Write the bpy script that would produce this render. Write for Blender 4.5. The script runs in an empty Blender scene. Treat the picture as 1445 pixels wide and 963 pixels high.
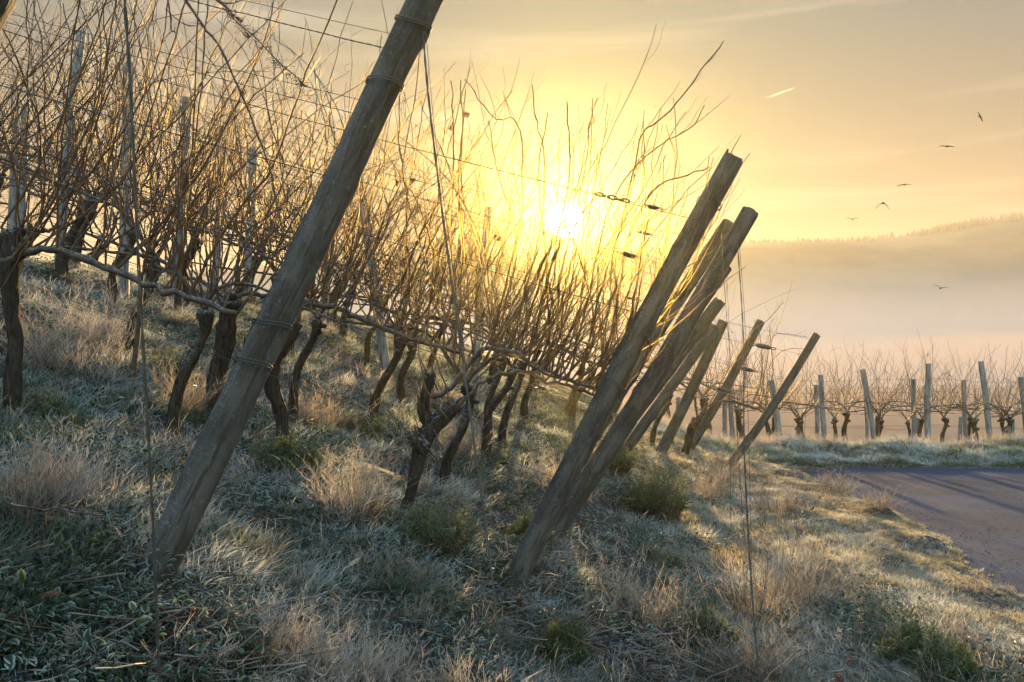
import bpy, math, random
import numpy as np
from mathutils import Vector, Matrix, Euler, noise

SC = bpy.context.scene
COL = SC.collection
R = math.radians

# ------------------------------------------------------------------ camera
cam_data = bpy.data.cameras.new('camera')
cam = bpy.data.objects.new('camera', cam_data)
COL.objects.link(cam)
cam.location = (0, 0, 0)
cam.rotation_euler = (R(90), 0, 0)
cam_data.sensor_width = 36.0
cam_data.lens = 36.0 * 1300.0 / 1445.0
cam_data.shift_y = 18.5 / 1445.0
cam_data.clip_start = 0.05
cam_data.clip_end = 9000
SC.camera = cam

# ------------------------------------------------------------------ sun, sky, exposure
SUN_DIR = Vector(((797 - 722.5) / 1300.0, 1.0, (500 - 311) / 1300.0)).normalized()
SUN_EL = math.asin(SUN_DIR.z)
SUN_AZ = math.atan2(SUN_DIR.x, SUN_DIR.y)
sun_data = bpy.data.lights.new('sun', 'SUN')
sun_data.energy = 5.0
sun_data.angle = R(1.3)
sun_data.color = (1.0, 0.64, 0.26)
sun = bpy.data.objects.new('sun', sun_data)
sun.rotation_euler = (-SUN_DIR).to_track_quat('-Z', 'Y').to_euler()
sun.location = (0, 0, 30)
COL.objects.link(sun)

world = bpy.data.worlds.new('World')
SC.world = world
world.use_nodes = True
WN = world.node_tree
WN.nodes.clear()


def nd(tree, kind, **kw):
    n = tree.nodes.new(kind)
    for k, v in kw.items():
        setattr(n, k, v)
    return n


def mathn(tree, op, a, b=None, c=None):
    n = tree.nodes.new('ShaderNodeMath')
    n.operation = op
    for i, v in enumerate((a, b, c)):
        if v is None:
            continue
        if isinstance(v, (int, float)):
            n.inputs[i].default_value = v
        else:
            tree.links.new(v, n.inputs[i])
    return n.outputs[0]


def mixc(tree, fac, a, b, blend='MIX'):
    n = tree.nodes.new('ShaderNodeMix')
    n.data_type = 'RGBA'
    n.blend_type = blend
    n.clamp_factor = True
    for sock, v in ((n.inputs[0], fac), (n.inputs[6], a), (n.inputs[7], b)):
        if isinstance(v, (int, float)):
            sock.default_value = v
        elif isinstance(v, tuple):
            sock.default_value = (v[0], v[1], v[2], 1)
        else:
            tree.links.new(v, sock)
    return n.outputs[2]


def scalec(tree, col, fac):
    """colour times a scalar"""
    n = tree.nodes.new('ShaderNodeVectorMath')
    n.operation = 'SCALE'
    if isinstance(col, tuple):
        n.inputs[0].default_value = col
    else:
        tree.links.new(col, n.inputs[0])
    if isinstance(fac, (int, float)):
        n.inputs[3].default_value = fac
    else:
        tree.links.new(fac, n.inputs[3])
    return n.outputs[0]


def addc(tree, a, b):
    n = tree.nodes.new('ShaderNodeVectorMath')
    n.operation = 'ADD'
    tree.links.new(a, n.inputs[0])
    tree.links.new(b, n.inputs[1])
    return n.outputs[0]


def build_sky():
    t = WN
    tc = nd(t, 'ShaderNodeTexCoord')
    sky = nd(t, 'ShaderNodeTexSky', sky_type='NISHITA')
    sky.sun_disc = False
    sky.sun_elevation = SUN_EL
    sky.sun_rotation = SUN_AZ
    sky.altitude = 200
    sky.air_density = 1.3
    sky.dust_density = 0.6
    sky.ozone_density = 1.6
    nish = scalec(t, sky.outputs[0], SKY_STRENGTH)
    nrm = nd(t, 'ShaderNodeVectorMath', operation='NORMALIZE')
    t.links.new(tc.outputs['Generated'], nrm.inputs[0])
    d = nrm.outputs[0]
    dot = nd(t, 'ShaderNodeVectorMath', operation='DOT_PRODUCT')
    t.links.new(d, dot.inputs[0])
    dot.inputs[1].default_value = SUN_DIR
    c = mathn(t, 'MAXIMUM', dot.outputs['Value'], 0.0)
    sep = nd(t, 'ShaderNodeSeparateXYZ')
    t.links.new(d, sep.inputs[0])
    # thin high cirrus, long streaks
    mp = nd(t, 'ShaderNodeMapping')
    mp.inputs['Rotation'].default_value = (0, R(11), 0)
    mp.inputs['Scale'].default_value = (2.2, 1.0, 26.0)
    t.links.new(d, mp.inputs[0])
    nz = nd(t, 'ShaderNodeTexNoise')
    nz.inputs['Scale'].default_value = 1.6
    nz.inputs['Detail'].default_value = 5
    nz.inputs['Distortion'].default_value = 0.5
    t.links.new(mp.outputs[0], nz.inputs[0])
    mr = nd(t, 'ShaderNodeMapRange')
    mr.inputs[1].default_value = 0.52
    mr.inputs[2].default_value = 0.75
    t.links.new(nz.outputs[0], mr.inputs[0])
    cirrus = mr.outputs[0]
    # pale winter haze layer of the sky: warm low down, grey higher up
    el = nd(t, 'ShaderNodeMapRange')
    el.inputs[1].default_value = 0.02
    el.inputs[2].default_value = 0.34
    t.links.new(sep.outputs['Z'], el.inputs[0])
    base = mixc(t, el.outputs[0], SKY_LOW, SKY_HIGH)
    base = mixc(t, mathn(t, 'MULTIPLY', cirrus, 0.13), base, (0.40, 0.33, 0.24))
    g1 = scalec(t, G1C, mathn(t, 'POWER', c, 14.0))
    g2 = scalec(t, G2C, mathn(t, 'POWER', c, 70.0))
    g3 = scalec(t, G3C, mathn(t, 'POWER', c, 700.0))
    g4 = scalec(t, G4C, mathn(t, 'POWER', c, 9000.0))
    disc = nd(t, 'ShaderNodeMapRange')
    disc.inputs[1].default_value = math.cos(R(1.12))
    disc.inputs[2].default_value = math.cos(R(0.85))
    t.links.new(dot.outputs['Value'], disc.inputs[0])
    g5 = scalec(t, (30.0, 26.0, 16.0), disc.outputs[0])
    warm = addc(t, base, addc(t, addc(t, g1, g2), addc(t, addc(t, g3, g4), g5)))
    # front of the sky only: the sunrise haze gives way to clear sky overhead and behind
    up = nd(t, 'ShaderNodeMapRange', interpolation_type='SMOOTHSTEP')
    up.inputs[1].default_value = 0.38
    up.inputs[2].default_value = 0.72
    up.inputs[3].default_value = 1.0
    up.inputs[4].default_value = 0.0
    t.links.new(sep.outputs['Z'], up.inputs[0])
    fr = nd(t, 'ShaderNodeMapRange', interpolation_type='SMOOTHSTEP')
    fr.inputs[1].default_value = 0.15
    fr.inputs[2].default_value = 0.75
    t.links.new(c, fr.inputs[0])
    w = mathn(t, 'MULTIPLY', up.outputs[0], fr.outputs[0])
    col = mixc(t, w, nish, warm)
    bg = nd(t, 'ShaderNodeBackground')
    bg.inputs[1].default_value = 1.0
    t.links.new(col, bg.inputs[0])
    out = nd(t, 'ShaderNodeOutputWorld')
    t.links.new(bg.outputs[0], out.inputs[0])


SKY_STRENGTH = 0.15
SKY_LOW = (0.070, 0.038, 0.012)
SKY_HIGH = (0.017, 0.037, 0.049)
G1C = (0.024, 0.020, 0.005)
G2C = (0.05, 0.042, 0.004)
G3C = (0.10, 0.08, 0.0)
G4C = (0.6, 0.45, 0.02)
build_sky()

SC.view_settings.view_transform = 'Standard'
SC.view_settings.look = 'None'
SC.view_settings.gamma = 1.0
SC.view_settings.use_curve_mapping = False
SC.view_settings.exposure = 2.0
SC.render.engine = 'CYCLES'
SC.cycles.use_denoising = True
SC.cycles.max_bounces = 6
SC.cycles.diffuse_bounces = 3
SC.cycles.glossy_bounces = 2
SC.cycles.transmission_bounces = 4
SC.cycles.transparent_max_bounces = 12
SC.cycles.volume_bounces = 2
SC.cycles.caustics_reflective = False
SC.cycles.caustics_refractive = False
SC.cycles.sample_clamp_indirect = 6.0


# ------------------------------------------------------------------ helpers
F = 1300.0


def U(px, py, y):
    return Vector(((px - 722.5) / F * y, y, (500.0 - py) / F * y))


def smin(a, b, k):
    h = np.clip(0.5 + 0.5 * (b - a) / k, 0, 1)
    return b * (1 - h) + a * h - k * h * (1 - h)


def smax(a, b, k):
    return -smin(-a, -b, k)


def sstep(a, b, x):
    t = np.clip((x - a) / (b - a), 0, 1)
    return t * t * (3 - 2 * t)


ROAD_EDGE_Y = np.array([-20, 2.0, 4.5, 5.85, 6.15, 6.95, 7.7, 8.45, 9.75, 11.8, 13.0, 13.7, 14.2, 60])
ROAD_EDGE_X = np.array([3.6, 3.5, 3.30, 3.22, 3.20, 3.40, 3.60, 3.70, 3.80, 3.85, 4.05, 5.0, 40, 60])


def road_edge(y):
    return np.interp(y, ROAD_EDGE_Y, ROAD_EDGE_X)


def road_z(y):
    return -1.575 - 0.018 * np.maximum(np.asarray(y, float) - 7.0, 0)


def far_bank(x):
    """where the road's far edge runs"""
    return 13.75 + 0.0 * x


def wob(x, y):
    return (np.sin(x * 1.7 + y * 0.9 + 1.3) * np.sin(y * 1.9 - x * 0.6 + 0.4) * 0.065
            + np.sin(x * 4.1 - y * 2.3) * np.sin(y * 4.7 + x * 1.1 + 2.0) * 0.038
            + np.sin(x * 9.3 + y * 3.1 + 0.7) * np.sin(y * 8.1 - x * 2.9) * 0.009)


def H(x, y):
    """ground height"""
    x = np.asarray(x, float)
    y = np.asarray(y, float)
    pl = -1.647 - 0.395 * x + 0.093 * y
    cap = 0.80 + 0.03 * (-x) + 0.012 * y
    slope = smin(pl, cap, 0.9) + wob(x, y)
    # crest: the hillside turns away behind the last rows
    slope = slope - 0.020 * np.maximum(y - 13.2, 0) ** 1.6
    rz = road_z(y)
    verge = rz + 0.03 + 0.10 * np.exp(-((x - road_edge(np.minimum(y, 13)) + 0.9) / 0.7) ** 2) + wob(x * 1.3, y * 1.3) * 0.5
    h = smax(slope, verge, 0.22)
    # the road bed
    onroad = sstep(-0.10, 0.25, x - road_edge(y)) * sstep(0.15, -0.1, y - far_bank(x))
    h = h * (1 - onroad) + (rz - 0.03) * onroad
    # bank beyond the road
    bank = road_z(13.75) + 0.16 * np.exp(-((y - 15.0) / 0.8) ** 2) - 0.03 - 0.10 * np.maximum(y - 15.6, 0) + wob(x * 1.6, y * 1.6) * 1.3
    fb = sstep(13.6, 14.3, y)
    h2 = smax(slope, bank, 0.2)
    h = h * (1 - fb) + h2 * fb
    # valley
    d = np.maximum(y - 20, 0)
    h = h - 0.35 * d ** 2 / (d + 14.0)
    floor = -58.0
    h = smax(h, floor + 0 * h, 8.0)
    return h


class MB:
    """collects tubes, strips and polygons for one mesh"""

    def __init__(self):
        self.v, self.f, self.t, self.mi = [], [], [], []
        self.cur = 0

    def ring_tube(self, pts, rads, sides=6, cap=True, tv=None, jitter=None):
        pts = [Vector(p) for p in pts]
        n = len(pts)
        base = len(self.v)
        prev = None
        for i in range(n):
            if i == 0:
                tg = pts[1] - pts[0]
            elif i == n - 1:
                tg = pts[-1] - pts[-2]
            else:
                tg = pts[i + 1] - pts[i - 1]
            if tg.length < 1e-9:
                tg = Vector((0, 0, 1))
            tg.normalize()
            if prev is None:
                a = Vector((0, 1, 0)) if abs(tg.y) < 0.9 else Vector((1, 0, 0))
                u = tg.cross(a).normalized()
            else:
                u = (prev - tg * prev.dot(tg))
                if u.length < 1e-6:
                    u = tg.orthogonal()
                u.normalize()
            prev = u
            w = tg.cross(u)
            r = rads[i] if hasattr(rads, '__len__') else rads
            for k in range(sides):
                an = 2 * math.pi * k / sides
                rr = r
                if jitter:
                    rr *= jitter(i, k)
                self.v.append(pts[i] + u * (math.cos(an) * rr) + w * (math.sin(an) * rr))
                self.t.append(tv[i] if tv else i / max(1, n - 1))
        for i in range(n - 1):
            for k in range(sides):
                a = base + i * sides + k
                b = base + i * sides + (k + 1) % sides
                self.f.append((a, b, b + sides, a + sides))
                self.mi.append(self.cur)
        if cap:
            self.f.append(tuple(base + k for k in reversed(range(sides))))
            self.f.append(tuple(base + (n - 1) * sides + k for k in range(sides)))
            self.mi += [self.cur, self.cur]

    def poly(self, pts, t=None):
        b = len(self.v)
        self.v += [Vector(p) for p in pts]
        self.t += list(t) if t else [0.5] * len(pts)
        self.f.append(tuple(range(b, b + len(pts))))
        self.mi.append(self.cur)

    def blade(self, p0, d, L, w, bend, side, segs=3, t0=0.0):
        """a grass blade: a narrow strip arching along d towards bend"""
        b = len(self.v)
        p = Vector(p0)
        d = Vector(d).normalized()
        for i in range(segs + 1):
            f = i / segs
            ww = w * (1 - f ** 1.6)
            if i < segs:
                self.v.append(p - side * ww * 0.5)
                self.v.append(p + side * ww * 0.5)
                self.t += [max(t0, f)] * 2
            else:
                self.v.append(p.copy())
                self.t.append(1.0)
            d = (d + bend * (1.0 / segs)).normalized()
            p = p + d * (L / segs)
        for i in range(segs - 1):
            a = b + 2 * i
            self.f.append((a, a + 1, a + 3, a + 2))
            self.mi.append(self.cur)
        a = b + 2 * (segs - 1)
        self.f.append((a, a + 1, a + 2))
        self.mi.append(self.cur)

    def mesh(self, name, mats, smooth=True):
        m = bpy.data.meshes.new(name)
        m.from_pydata([tuple(p) for p in self.v], [], self.f)
        if not isinstance(mats, (list, tuple)):
            mats = [mats]
        for x in mats:
            m.materials.append(x)
        if smooth:
            m.polygons.foreach_set('use_smooth', [True] * len(m.polygons))
        if len(mats) > 1:
            m.polygons.foreach_set('material_index', self.mi)
        at = m.attributes.new('tip', 'FLOAT', 'POINT')
        at.data.foreach_set('value', self.t)
        m.update()
        return m


def link(name, mesh, parent=None):
    o = bpy.data.objects.new(name, mesh)
    COL.objects.link(o)
    if parent is not None:
        o.parent = parent
    return o


def tag(o, label=None, cat=None, group=None, kind=None):
    if label:
        o['label'] = label
    if cat:
        o['category'] = cat
    if group:
        o['group'] = group
    if kind:
        o['kind'] = kind
    return o


def empty(name, loc=(0, 0, 0), rz=0.0):
    o = bpy.data.objects.new(name, None)
    COL.objects.link(o)
    o.location = loc
    o.rotation_euler = (0, 0, rz)
    o.empty_display_size = 0.1
    return o


def smooth_path(pts, n=16):
    """Catmull-Rom through the points"""
    pts = [Vector(p) for p in pts]
    P = [pts[0] * 2 - pts[1]] + pts + [pts[-1] * 2 - pts[-2]]
    out = []
    segs = len(pts) - 1
    for j in range(n + 1):
        s = j / n * segs
        i = min(int(s), segs - 1)
        u = s - i
        a, b, c, d = P[i], P[i + 1], P[i + 2], P[i + 3]
        out.append(0.5 * ((2 * b) + (c - a) * u + (2 * a - 5 * b + 4 * c - d) * u * u + (3 * b - a - 3 * c + d) * u ** 3))
    return out


# ------------------------------------------------------------------ materials
def new_mat(name):
    m = bpy.data.materials.new(name)
    m.use_nodes = True
    m.node_tree.nodes.clear()
    return m, m.node_tree


def noise_fac(t, vec, scale, detail=4, lo=0.4, hi=0.6, rough=0.55, dist=0.0):
    n = nd(t, 'ShaderNodeTexNoise')
    n.inputs['Scale'].default_value = scale
    n.inputs['Detail'].default_value = detail
    n.inputs['Roughness'].default_value = rough
    n.inputs['Distortion'].default_value = dist
    if vec is not None:
        t.links.new(vec, n.inputs['Vector'])
    mr = nd(t, 'ShaderNodeMapRange')
    mr.inputs[1].default_value = lo
    mr.inputs[2].default_value = hi
    t.links.new(n.outputs[0], mr.inputs[0])
    return mr.outputs[0], n.outputs[0]


def finish(t, shader, volume=None):
    o = nd(t, 'ShaderNodeOutputMaterial')
    t.links.new(shader, o.inputs[0])


def bump(t, height, strength, dist):
    b = nd(t, 'ShaderNodeBump')
    b.inputs['Strength'].default_value = strength
    b.inputs['Distance'].default_value = dist
    t.links.new(height, b.inputs['Height'])
    return b.outputs[0]


def principled(t, col, rough=0.8, normal=None, spec=0.3):
    p = nd(t, 'ShaderNodeBsdfPrincipled')
    if isinstance(col, tuple):
        p.inputs['Base Color'].default_value = (*col, 1)
    else:
        t.links.new(col, p.inputs['Base Color'])
    if isinstance(rough, (int, float)):
        p.inputs['Roughness'].default_value = rough
    else:
        t.links.new(rough, p.inputs['Roughness'])
    p.inputs['Specular IOR Level'].default_value = spec
    if normal is not None:
        t.links.new(normal, p.inputs['Normal'])
    return p.outputs[0]


def wood_material(name, dark, mid, pale, frost=0.18):
    m, t = new_mat(name)
    tc = nd(t, 'ShaderNodeTexCoord')
    info = nd(t, 'ShaderNodeObjectInfo')
    off = nd(t, 'ShaderNodeVectorMath', operation='ADD')
    t.links.new(tc.outputs['Object'], off.inputs[0])
    t.links.new(scalec(t, (7.0, 3.0, 11.0), info.outputs['Random']), off.inputs[1])
    mp = nd(t, 'ShaderNodeMapping')
    mp.inputs['Scale'].default_value = (70, 70, 6.0)
    t.links.new(off.outputs[0], mp.inputs[0])
    grain, graw = noise_fac(t, mp.outputs[0], 1.0, 7, 0.32, 0.68, 0.62, 0.4)
    mp2 = nd(t, 'ShaderNodeMapping')
    mp2.inputs['Scale'].default_value = (11, 11, 4.5)
    t.links.new(off.outputs[0], mp2.inputs[0])
    patch, praw = noise_fac(t, mp2.outputs[0], 1.0, 4, 0.42, 0.62, 0.6, 0.6)
    # long dark checks
    mp3 = nd(t, 'ShaderNodeMapping')
    mp3.inputs['Scale'].default_value = (48, 48, 1.5)
    t.links.new(off.outputs[0], mp3.inputs[0])
    crack, craw = noise_fac(t, mp3.outputs[0], 1.0, 4, 0.57, 0.61, 0.6, 0.5)
    c = mixc(t, grain, dark, mid)
    c = mixc(t, mathn(t, 'MULTIPLY', patch, 0.7), c, pale)
    c = mixc(t, mathn(t, 'MULTIPLY', crack, 0.92), c, (0.035, 0.028, 0.022))
    # knots and old wounds, grey lichen flecks
    mp4 = nd(t, 'ShaderNodeMapping')
    mp4.inputs['Scale'].default_value = (6.5, 6.5, 4.2)
    t.links.new(off.outputs[0], mp4.inputs[0])
    kn, kraw = noise_fac(t, mp4.outputs[0], 1.0, 5, 0.66, 0.73, 0.65, 1.5)
    c = mixc(t, mathn(t, 'MULTIPLY', kn, 0.85), c, (0.045, 0.034, 0.026))
    li, lraw = noise_fac(t, off.outputs[0], 55.0, 3, 0.63, 0.70)
    c = mixc(t, mathn(t, 'MULTIPLY', li, 0.22), c, (0.30, 0.32, 0.31))
    # darker towards the foot, with an uneven edge
    sep = nd(t, 'ShaderNodeSeparateXYZ')
    t.links.new(tc.outputs['Object'], sep.inputs[0])
    mr = nd(t, 'ShaderNodeMapRange')
    mr.inputs[1].default_value = 0.05
    mr.inputs[2].default_value = 0.32
    mr.inputs[3].default_value = 0.75
    mr.inputs[4].default_value = 0.0
    wz = mathn(t, 'ADD', sep.outputs['Z'], mathn(t, 'MULTIPLY', praw, -0.12))
    t.links.new(wz, mr.inputs[0])
    c = mixc(t, mr.outputs[0], c, (0.04, 0.034, 0.028))
    fz, _ = noise_fac(t, tc.outputs['Object'], 120, 3, 0.55, 0.72)
    geo = nd(t, 'ShaderNodeNewGeometry')
    gs = nd(t, 'ShaderNodeSeparateXYZ')
    t.links.new(geo.outputs['Normal'], gs.inputs[0])
    upf = mathn(t, 'MAXIMUM', mathn(t, 'ADD', gs.outputs['Z'], 0.1), 0.0)
    c = mixc(t, mathn(t, 'MULTIPLY', mathn(t, 'MULTIPLY', fz, upf), frost * 2.5), c, (0.55, 0.58, 0.62))
    h = mathn(t, 'ADD', graw, mathn(t, 'MULTIPLY', craw, -0.8))
    finish(t, principled(t, c, 0.75, bump(t, h, 1.0, 0.010)))
    return m


def bark_material():
    m, t = new_mat('vine_bark')
    tc = nd(t, 'ShaderNodeTexCoord')
    mp = nd(t, 'ShaderNodeMapping')
    mp.inputs['Scale'].default_value = (60, 60, 9)
    t.links.new(tc.outputs['Object'], mp.inputs[0])
    g, raw = noise_fac(t, mp.outputs[0], 1.0, 6, 0.35, 0.65, 0.6, 1.2)
    c = mixc(t, g, (0.010, 0.008, 0.007), (0.060, 0.044, 0.035))
    geo = nd(t, 'ShaderNodeNewGeometry')
    gs = nd(t, 'ShaderNodeSeparateXYZ')
    t.links.new(geo.outputs['Normal'], gs.inputs[0])
    fz, _ = noise_fac(t, tc.outputs['Object'], 60, 4, 0.45, 0.65)
    upf = mathn(t, 'MAXIMUM', mathn(t, 'ADD', gs.outputs['Z'], -0.15), 0.0)
    c = mixc(t, mathn(t, 'MULTIPLY', mathn(t, 'MULTIPLY', fz, upf), 0.9), c, (0.55, 0.58, 0.62))
    finish(t, principled(t, c, 0.85, bump(t, raw, 1.0, 0.012)))
    return m


def cane_material(name, a, b, trans=0.14):
    m, t = new_mat(name)
    tc = nd(t, 'ShaderNodeTexCoord')
    g, raw = noise_fac(t, tc.outputs['Object'], 14, 3, 0.35, 0.65)
    c = mixc(t, g, a, b)
    geo = nd(t, 'ShaderNodeNewGeometry')
    gs = nd(t, 'ShaderNodeSeparateXYZ')
    t.links.new(geo.outputs['Normal'], gs.inputs[0])
    fz, _ = noise_fac(t, tc.outputs['Object'], 90, 2, 0.45, 0.65)
    upf = mathn(t, 'MAXIMUM', gs.outputs['Z'], 0.0)
    c = mixc(t, mathn(t, 'MULTIPLY', mathn(t, 'MULTIPLY', fz, upf), 0.55), c, (0.60, 0.60, 0.62))
    pr = principled(t, c, 0.6, None, 0.3)
    # frost-like refraction, added so canes near the sun glow yellow like glare
    rf = nd(t, 'ShaderNodeBsdfRefraction')
    rf.inputs['Roughness'].default_value = 0.42
    rf.inputs['IOR'].default_value = 1.12
    rf.inputs['Color'].default_value = (1.0, 0.86, 0.50, 1)
    mx = nd(t, 'ShaderNodeMixShader')
    mx.inputs[0].default_value = trans
    t.links.new(pr, mx.inputs[1])
    t.links.new(rf.outputs[0], mx.inputs[2])
    finish(t, mx.outputs[0])
    return m


def plant_material(name, root, tip, frost, frost_amt=0.6, trans=0.4, var=0.35, frost_from=0.2):
    """grass, leaves, stems: colour runs from root to tip, rime on the outer ends, light passes through"""
    m, t = new_mat(name)
    at = nd(t, 'ShaderNodeAttribute', attribute_name='tip')
    info = nd(t, 'ShaderNodeObjectInfo')
    geo = nd(t, 'ShaderNodeNewGeometry')
    rnd = info.outputs['Random']
    rnd2 = geo.outputs['Random Per Island']
    c = mixc(t, at.outputs['Fac'], root, tip)
    v = mathn(t, 'ADD', mathn(t, 'MULTIPLY', rnd, var), mathn(t, 'MULTIPLY', rnd2, var))
    hs = nd(t, 'ShaderNodeHueSaturation')
    t.links.new(c, hs.inputs['Color'])
    t.links.new(mathn(t, 'ADD', v, 1.0 - var), hs.inputs['Value'])
    t.links.new(mathn(t, 'ADD', mathn(t, 'MULTIPLY', rnd2, 0.04), 0.48), hs.inputs['Hue'])
    c = hs.outputs[0]
    mr = nd(t, 'ShaderNodeMapRange')
    mr.inputs[1].default_value = frost_from
    mr.inputs[2].default_value = 1.0
    t.links.new(at.outputs['Fac'], mr.inputs[0])
    fn, _ = noise_fac(t, geo.outputs['Position'], 2.3, 4, 0.38, 0.60)
    ff = mathn(t, 'MULTIPLY', mr.outputs[0], mathn(t, 'MULTIPLY', mathn(t, 'ADD', fn, 0.30), frost_amt))
    c = mixc(t, ff, c, frost)
    p = principled(t, c, 0.6, None, 0.35)
    tr = nd(t, 'ShaderNodeBsdfTranslucent')
    t.links.new(c, tr.inputs[0])
    mx = nd(t, 'ShaderNodeMixShader')
    mx.inputs[0].default_value = trans
    t.links.new(p, mx.inputs[1])
    t.links.new(tr.outputs[0], mx.inputs[2])
    finish(t, mx.outputs[0])
    return m


def simple_material(name, col, rough=0.6, metal=0.0, scale=40, var=0.5):
    m, t = new_mat(name)
    tc = nd(t, 'ShaderNodeTexCoord')
    g, raw = noise_fac(t, tc.outputs['Object'], scale, 4, 0.3, 0.7)
    c = mixc(t, mathn(t, 'MULTIPLY', g, var), col, tuple(x * 0.35 for x in col))
    p = nd(t, 'ShaderNodeBsdfPrincipled')
    t.links.new(c, p.inputs['Base Color'])
    p.inputs['Roughness'].default_value = rough
    p.inputs['Metallic'].default_value = metal
    finish(t, p.outputs[0])
    return m


def ground_material():
    m, t = new_mat('frosty_soil')
    geo = nd(t, 'ShaderNodeNewGeometry')
    P = geo.outputs['Position']
    a, araw = noise_fac(t, P, 1.1, 5, 0.42, 0.60)
    b, braw = noise_fac(t, P, 9.0, 6, 0.35, 0.65)
    f, fraw = noise_fac(t, P, 38.0, 4, 0.52, 0.66)
    c = mixc(t, b, (0.014, 0.011, 0.010), (0.050, 0.040, 0.032))
    c = mixc(t, mathn(t, 'MULTIPLY', a, 0.55), c, (0.045, 0.060, 0.030))
    c = mixc(t, mathn(t, 'MULTIPLY', f, 0.40), c, (0.42, 0.47, 0.52))
    h = mathn(t, 'ADD', mathn(t, 'MULTIPLY', braw, 0.6), mathn(t, 'MULTIPLY', fraw, 0.4))
    finish(t, principled(t, c, 0.9, bump(t, h, 1.0, 0.05)))
    return m


def road_material():
    m, t = new_mat('asphalt')
    geo = nd(t, 'ShaderNodeNewGeometry')
    P = geo.outputs['Position']
    a, araw = noise_fac(t, P, 160.0, 4, 0.35, 0.68)
    mp = nd(t, 'ShaderNodeMapping')
    mp.inputs['Scale'].default_value = (0.35, 1.0, 1.0)
    t.links.new(P, mp.inputs[0])
    b, braw = noise_fac(t, mp.outputs[0], 1.1, 5, 0.45, 0.65, 0.6, 0.5)
    s, sraw = noise_fac(t, P, 150.0, 2, 0.62, 0.68)
    v = nd(t, 'ShaderNodeTexVoronoi', feature='DISTANCE_TO_EDGE')
    v.inputs['Scale'].default_value = 0.9
    wv = nd(t, 'ShaderNodeVectorMath', operation='ADD')
    t.links.new(P, wv.inputs[0])
    nw = nd(t, 'ShaderNodeTexNoise')
    nw.inputs['Scale'].default_value = 3.0
    nw.inputs['Detail'].default_value = 5
    t.links.new(P, nw.inputs['Vector'])
    t.links.new(scalec(t, nw.outputs['Color'], 0.6), wv.inputs[1])
    t.links.new(wv.outputs[0], v.inputs['Vector'])
    ck = nd(t, 'ShaderNodeMapRange')
    ck.inputs[1].default_value = 0.0
    ck.inputs[2].default_value = 0.012
    ck.inputs[3].default_value = 0.7
    ck.inputs[4].default_value = 0.0
    t.links.new(v.outputs['Distance'], ck.inputs[0])
    c = mixc(t, a, (0.020, 0.032, 0.062), (0.055, 0.080, 0.135))
    c = mixc(t, mathn(t, 'MULTIPLY', b, 0.45), c, (0.072, 0.108, 0.20))
    c = mixc(t, mathn(t, 'MULTIPLY', s, 0.8), c, (0.30, 0.31, 0.36))
    c = mixc(t, ck.outputs[0], c, (0.012, 0.013, 0.018))
    finish(t, principled(t, c, 0.9, bump(t, araw, 0.9, 0.008), 0.04))
    return m


M_WOOD = wood_material('weathered_wood', (0.025, 0.021, 0.020), (0.066, 0.060, 0.056), (0.112, 0.106, 0.104))
M_STAKE = wood_material('grey_stake_wood', (0.11, 0.112, 0.12), (0.24, 0.242, 0.255), (0.34, 0.34, 0.35))
M_BARK = bark_material()
M_CANE = cane_material('vine_cane', (0.044, 0.023, 0.014), (0.12, 0.060, 0.031))
M_ARM = cane_material('vine_arm', (0.035, 0.024, 0.019), (0.095, 0.066, 0.05), 0.04)
M_WIRE = simple_material('rusty_wire', (0.095, 0.085, 0.08), 0.55, 0.5, 30)
M_GALV = simple_material('galvanised_steel', (0.11, 0.105, 0.10), 0.42, 0.8, 60)
M_GROUND = ground_material()
M_ROAD = road_material()
FROST = (0.84, 0.91, 0.95)
M_VERGE = plant_material('sungold_straw_grass', (0.10, 0.085, 0.045), (0.42, 0.34, 0.20), (0.86, 0.82, 0.74), 0.8, 0.65, 0.3, 0.15)  # straw grass pushed golden: sunlight on the verge is put into the colour
M_GRASS = plant_material('frosted_grass', (0.020, 0.048, 0.018), (0.075, 0.145, 0.060), FROST, 1.0, 0.45, 0.35, 0.30)
M_PALE = plant_material('pale_frosted_grass', (0.07, 0.075, 0.04), (0.26, 0.24, 0.16), (0.80, 0.83, 0.85), 0.95, 0.6, 0.3, 0.12)
M_TAN = plant_material('dry_tan_grass', (0.13, 0.095, 0.065), (0.40, 0.31, 0.235), (0.78, 0.73, 0.70), 0.75, 0.55, 0.3, 0.25)
M_LEAFY = plant_material('dark_weed_leaf', (0.020, 0.040, 0.016), (0.045, 0.080, 0.032), (0.70, 0.76, 0.78), 0.85, 0.3, 0.35, 0.45)
M_BUSH = plant_material('bush_green', (0.022, 0.045, 0.012), (0.105, 0.135, 0.028), (0.55, 0.60, 0.50), 0.55, 0.5, 0.35, 0.4)  # dark inside, bright tips: lit rims are put into the colour
M_STEM = plant_material('dry_stem', (0.10, 0.065, 0.045), (0.21, 0.14, 0.095), (0.6, 0.58, 0.58), 0.4, 0.2, 0.3, 0.3)
M_DEAD = plant_material('dead_leaf', (0.085, 0.036, 0.018), (0.17, 0.072, 0.032), (0.6, 0.6, 0.62), 0.2, 0.5, 0.3, 0.4)
M_BIRD = simple_material('dark_feathers', (0.030, 0.026, 0.024), 0.7, 0.0, 8)
# ------------------------------------------------------------------ terrain sheet
def graded(lo, hi, flo, fhi, step, growth):
    xs = list(np.arange(flo, fhi + 1e-6, step))
    s, x = step, fhi
    while x < hi:
        s *= growth
        x += s
        xs.append(min(x, hi))
    s, x = step, flo
    pre = []
    while x > lo:
        s *= growth
        x -= s
        pre.append(max(x, lo))
    return np.array(pre[::-1] + xs)


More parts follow.
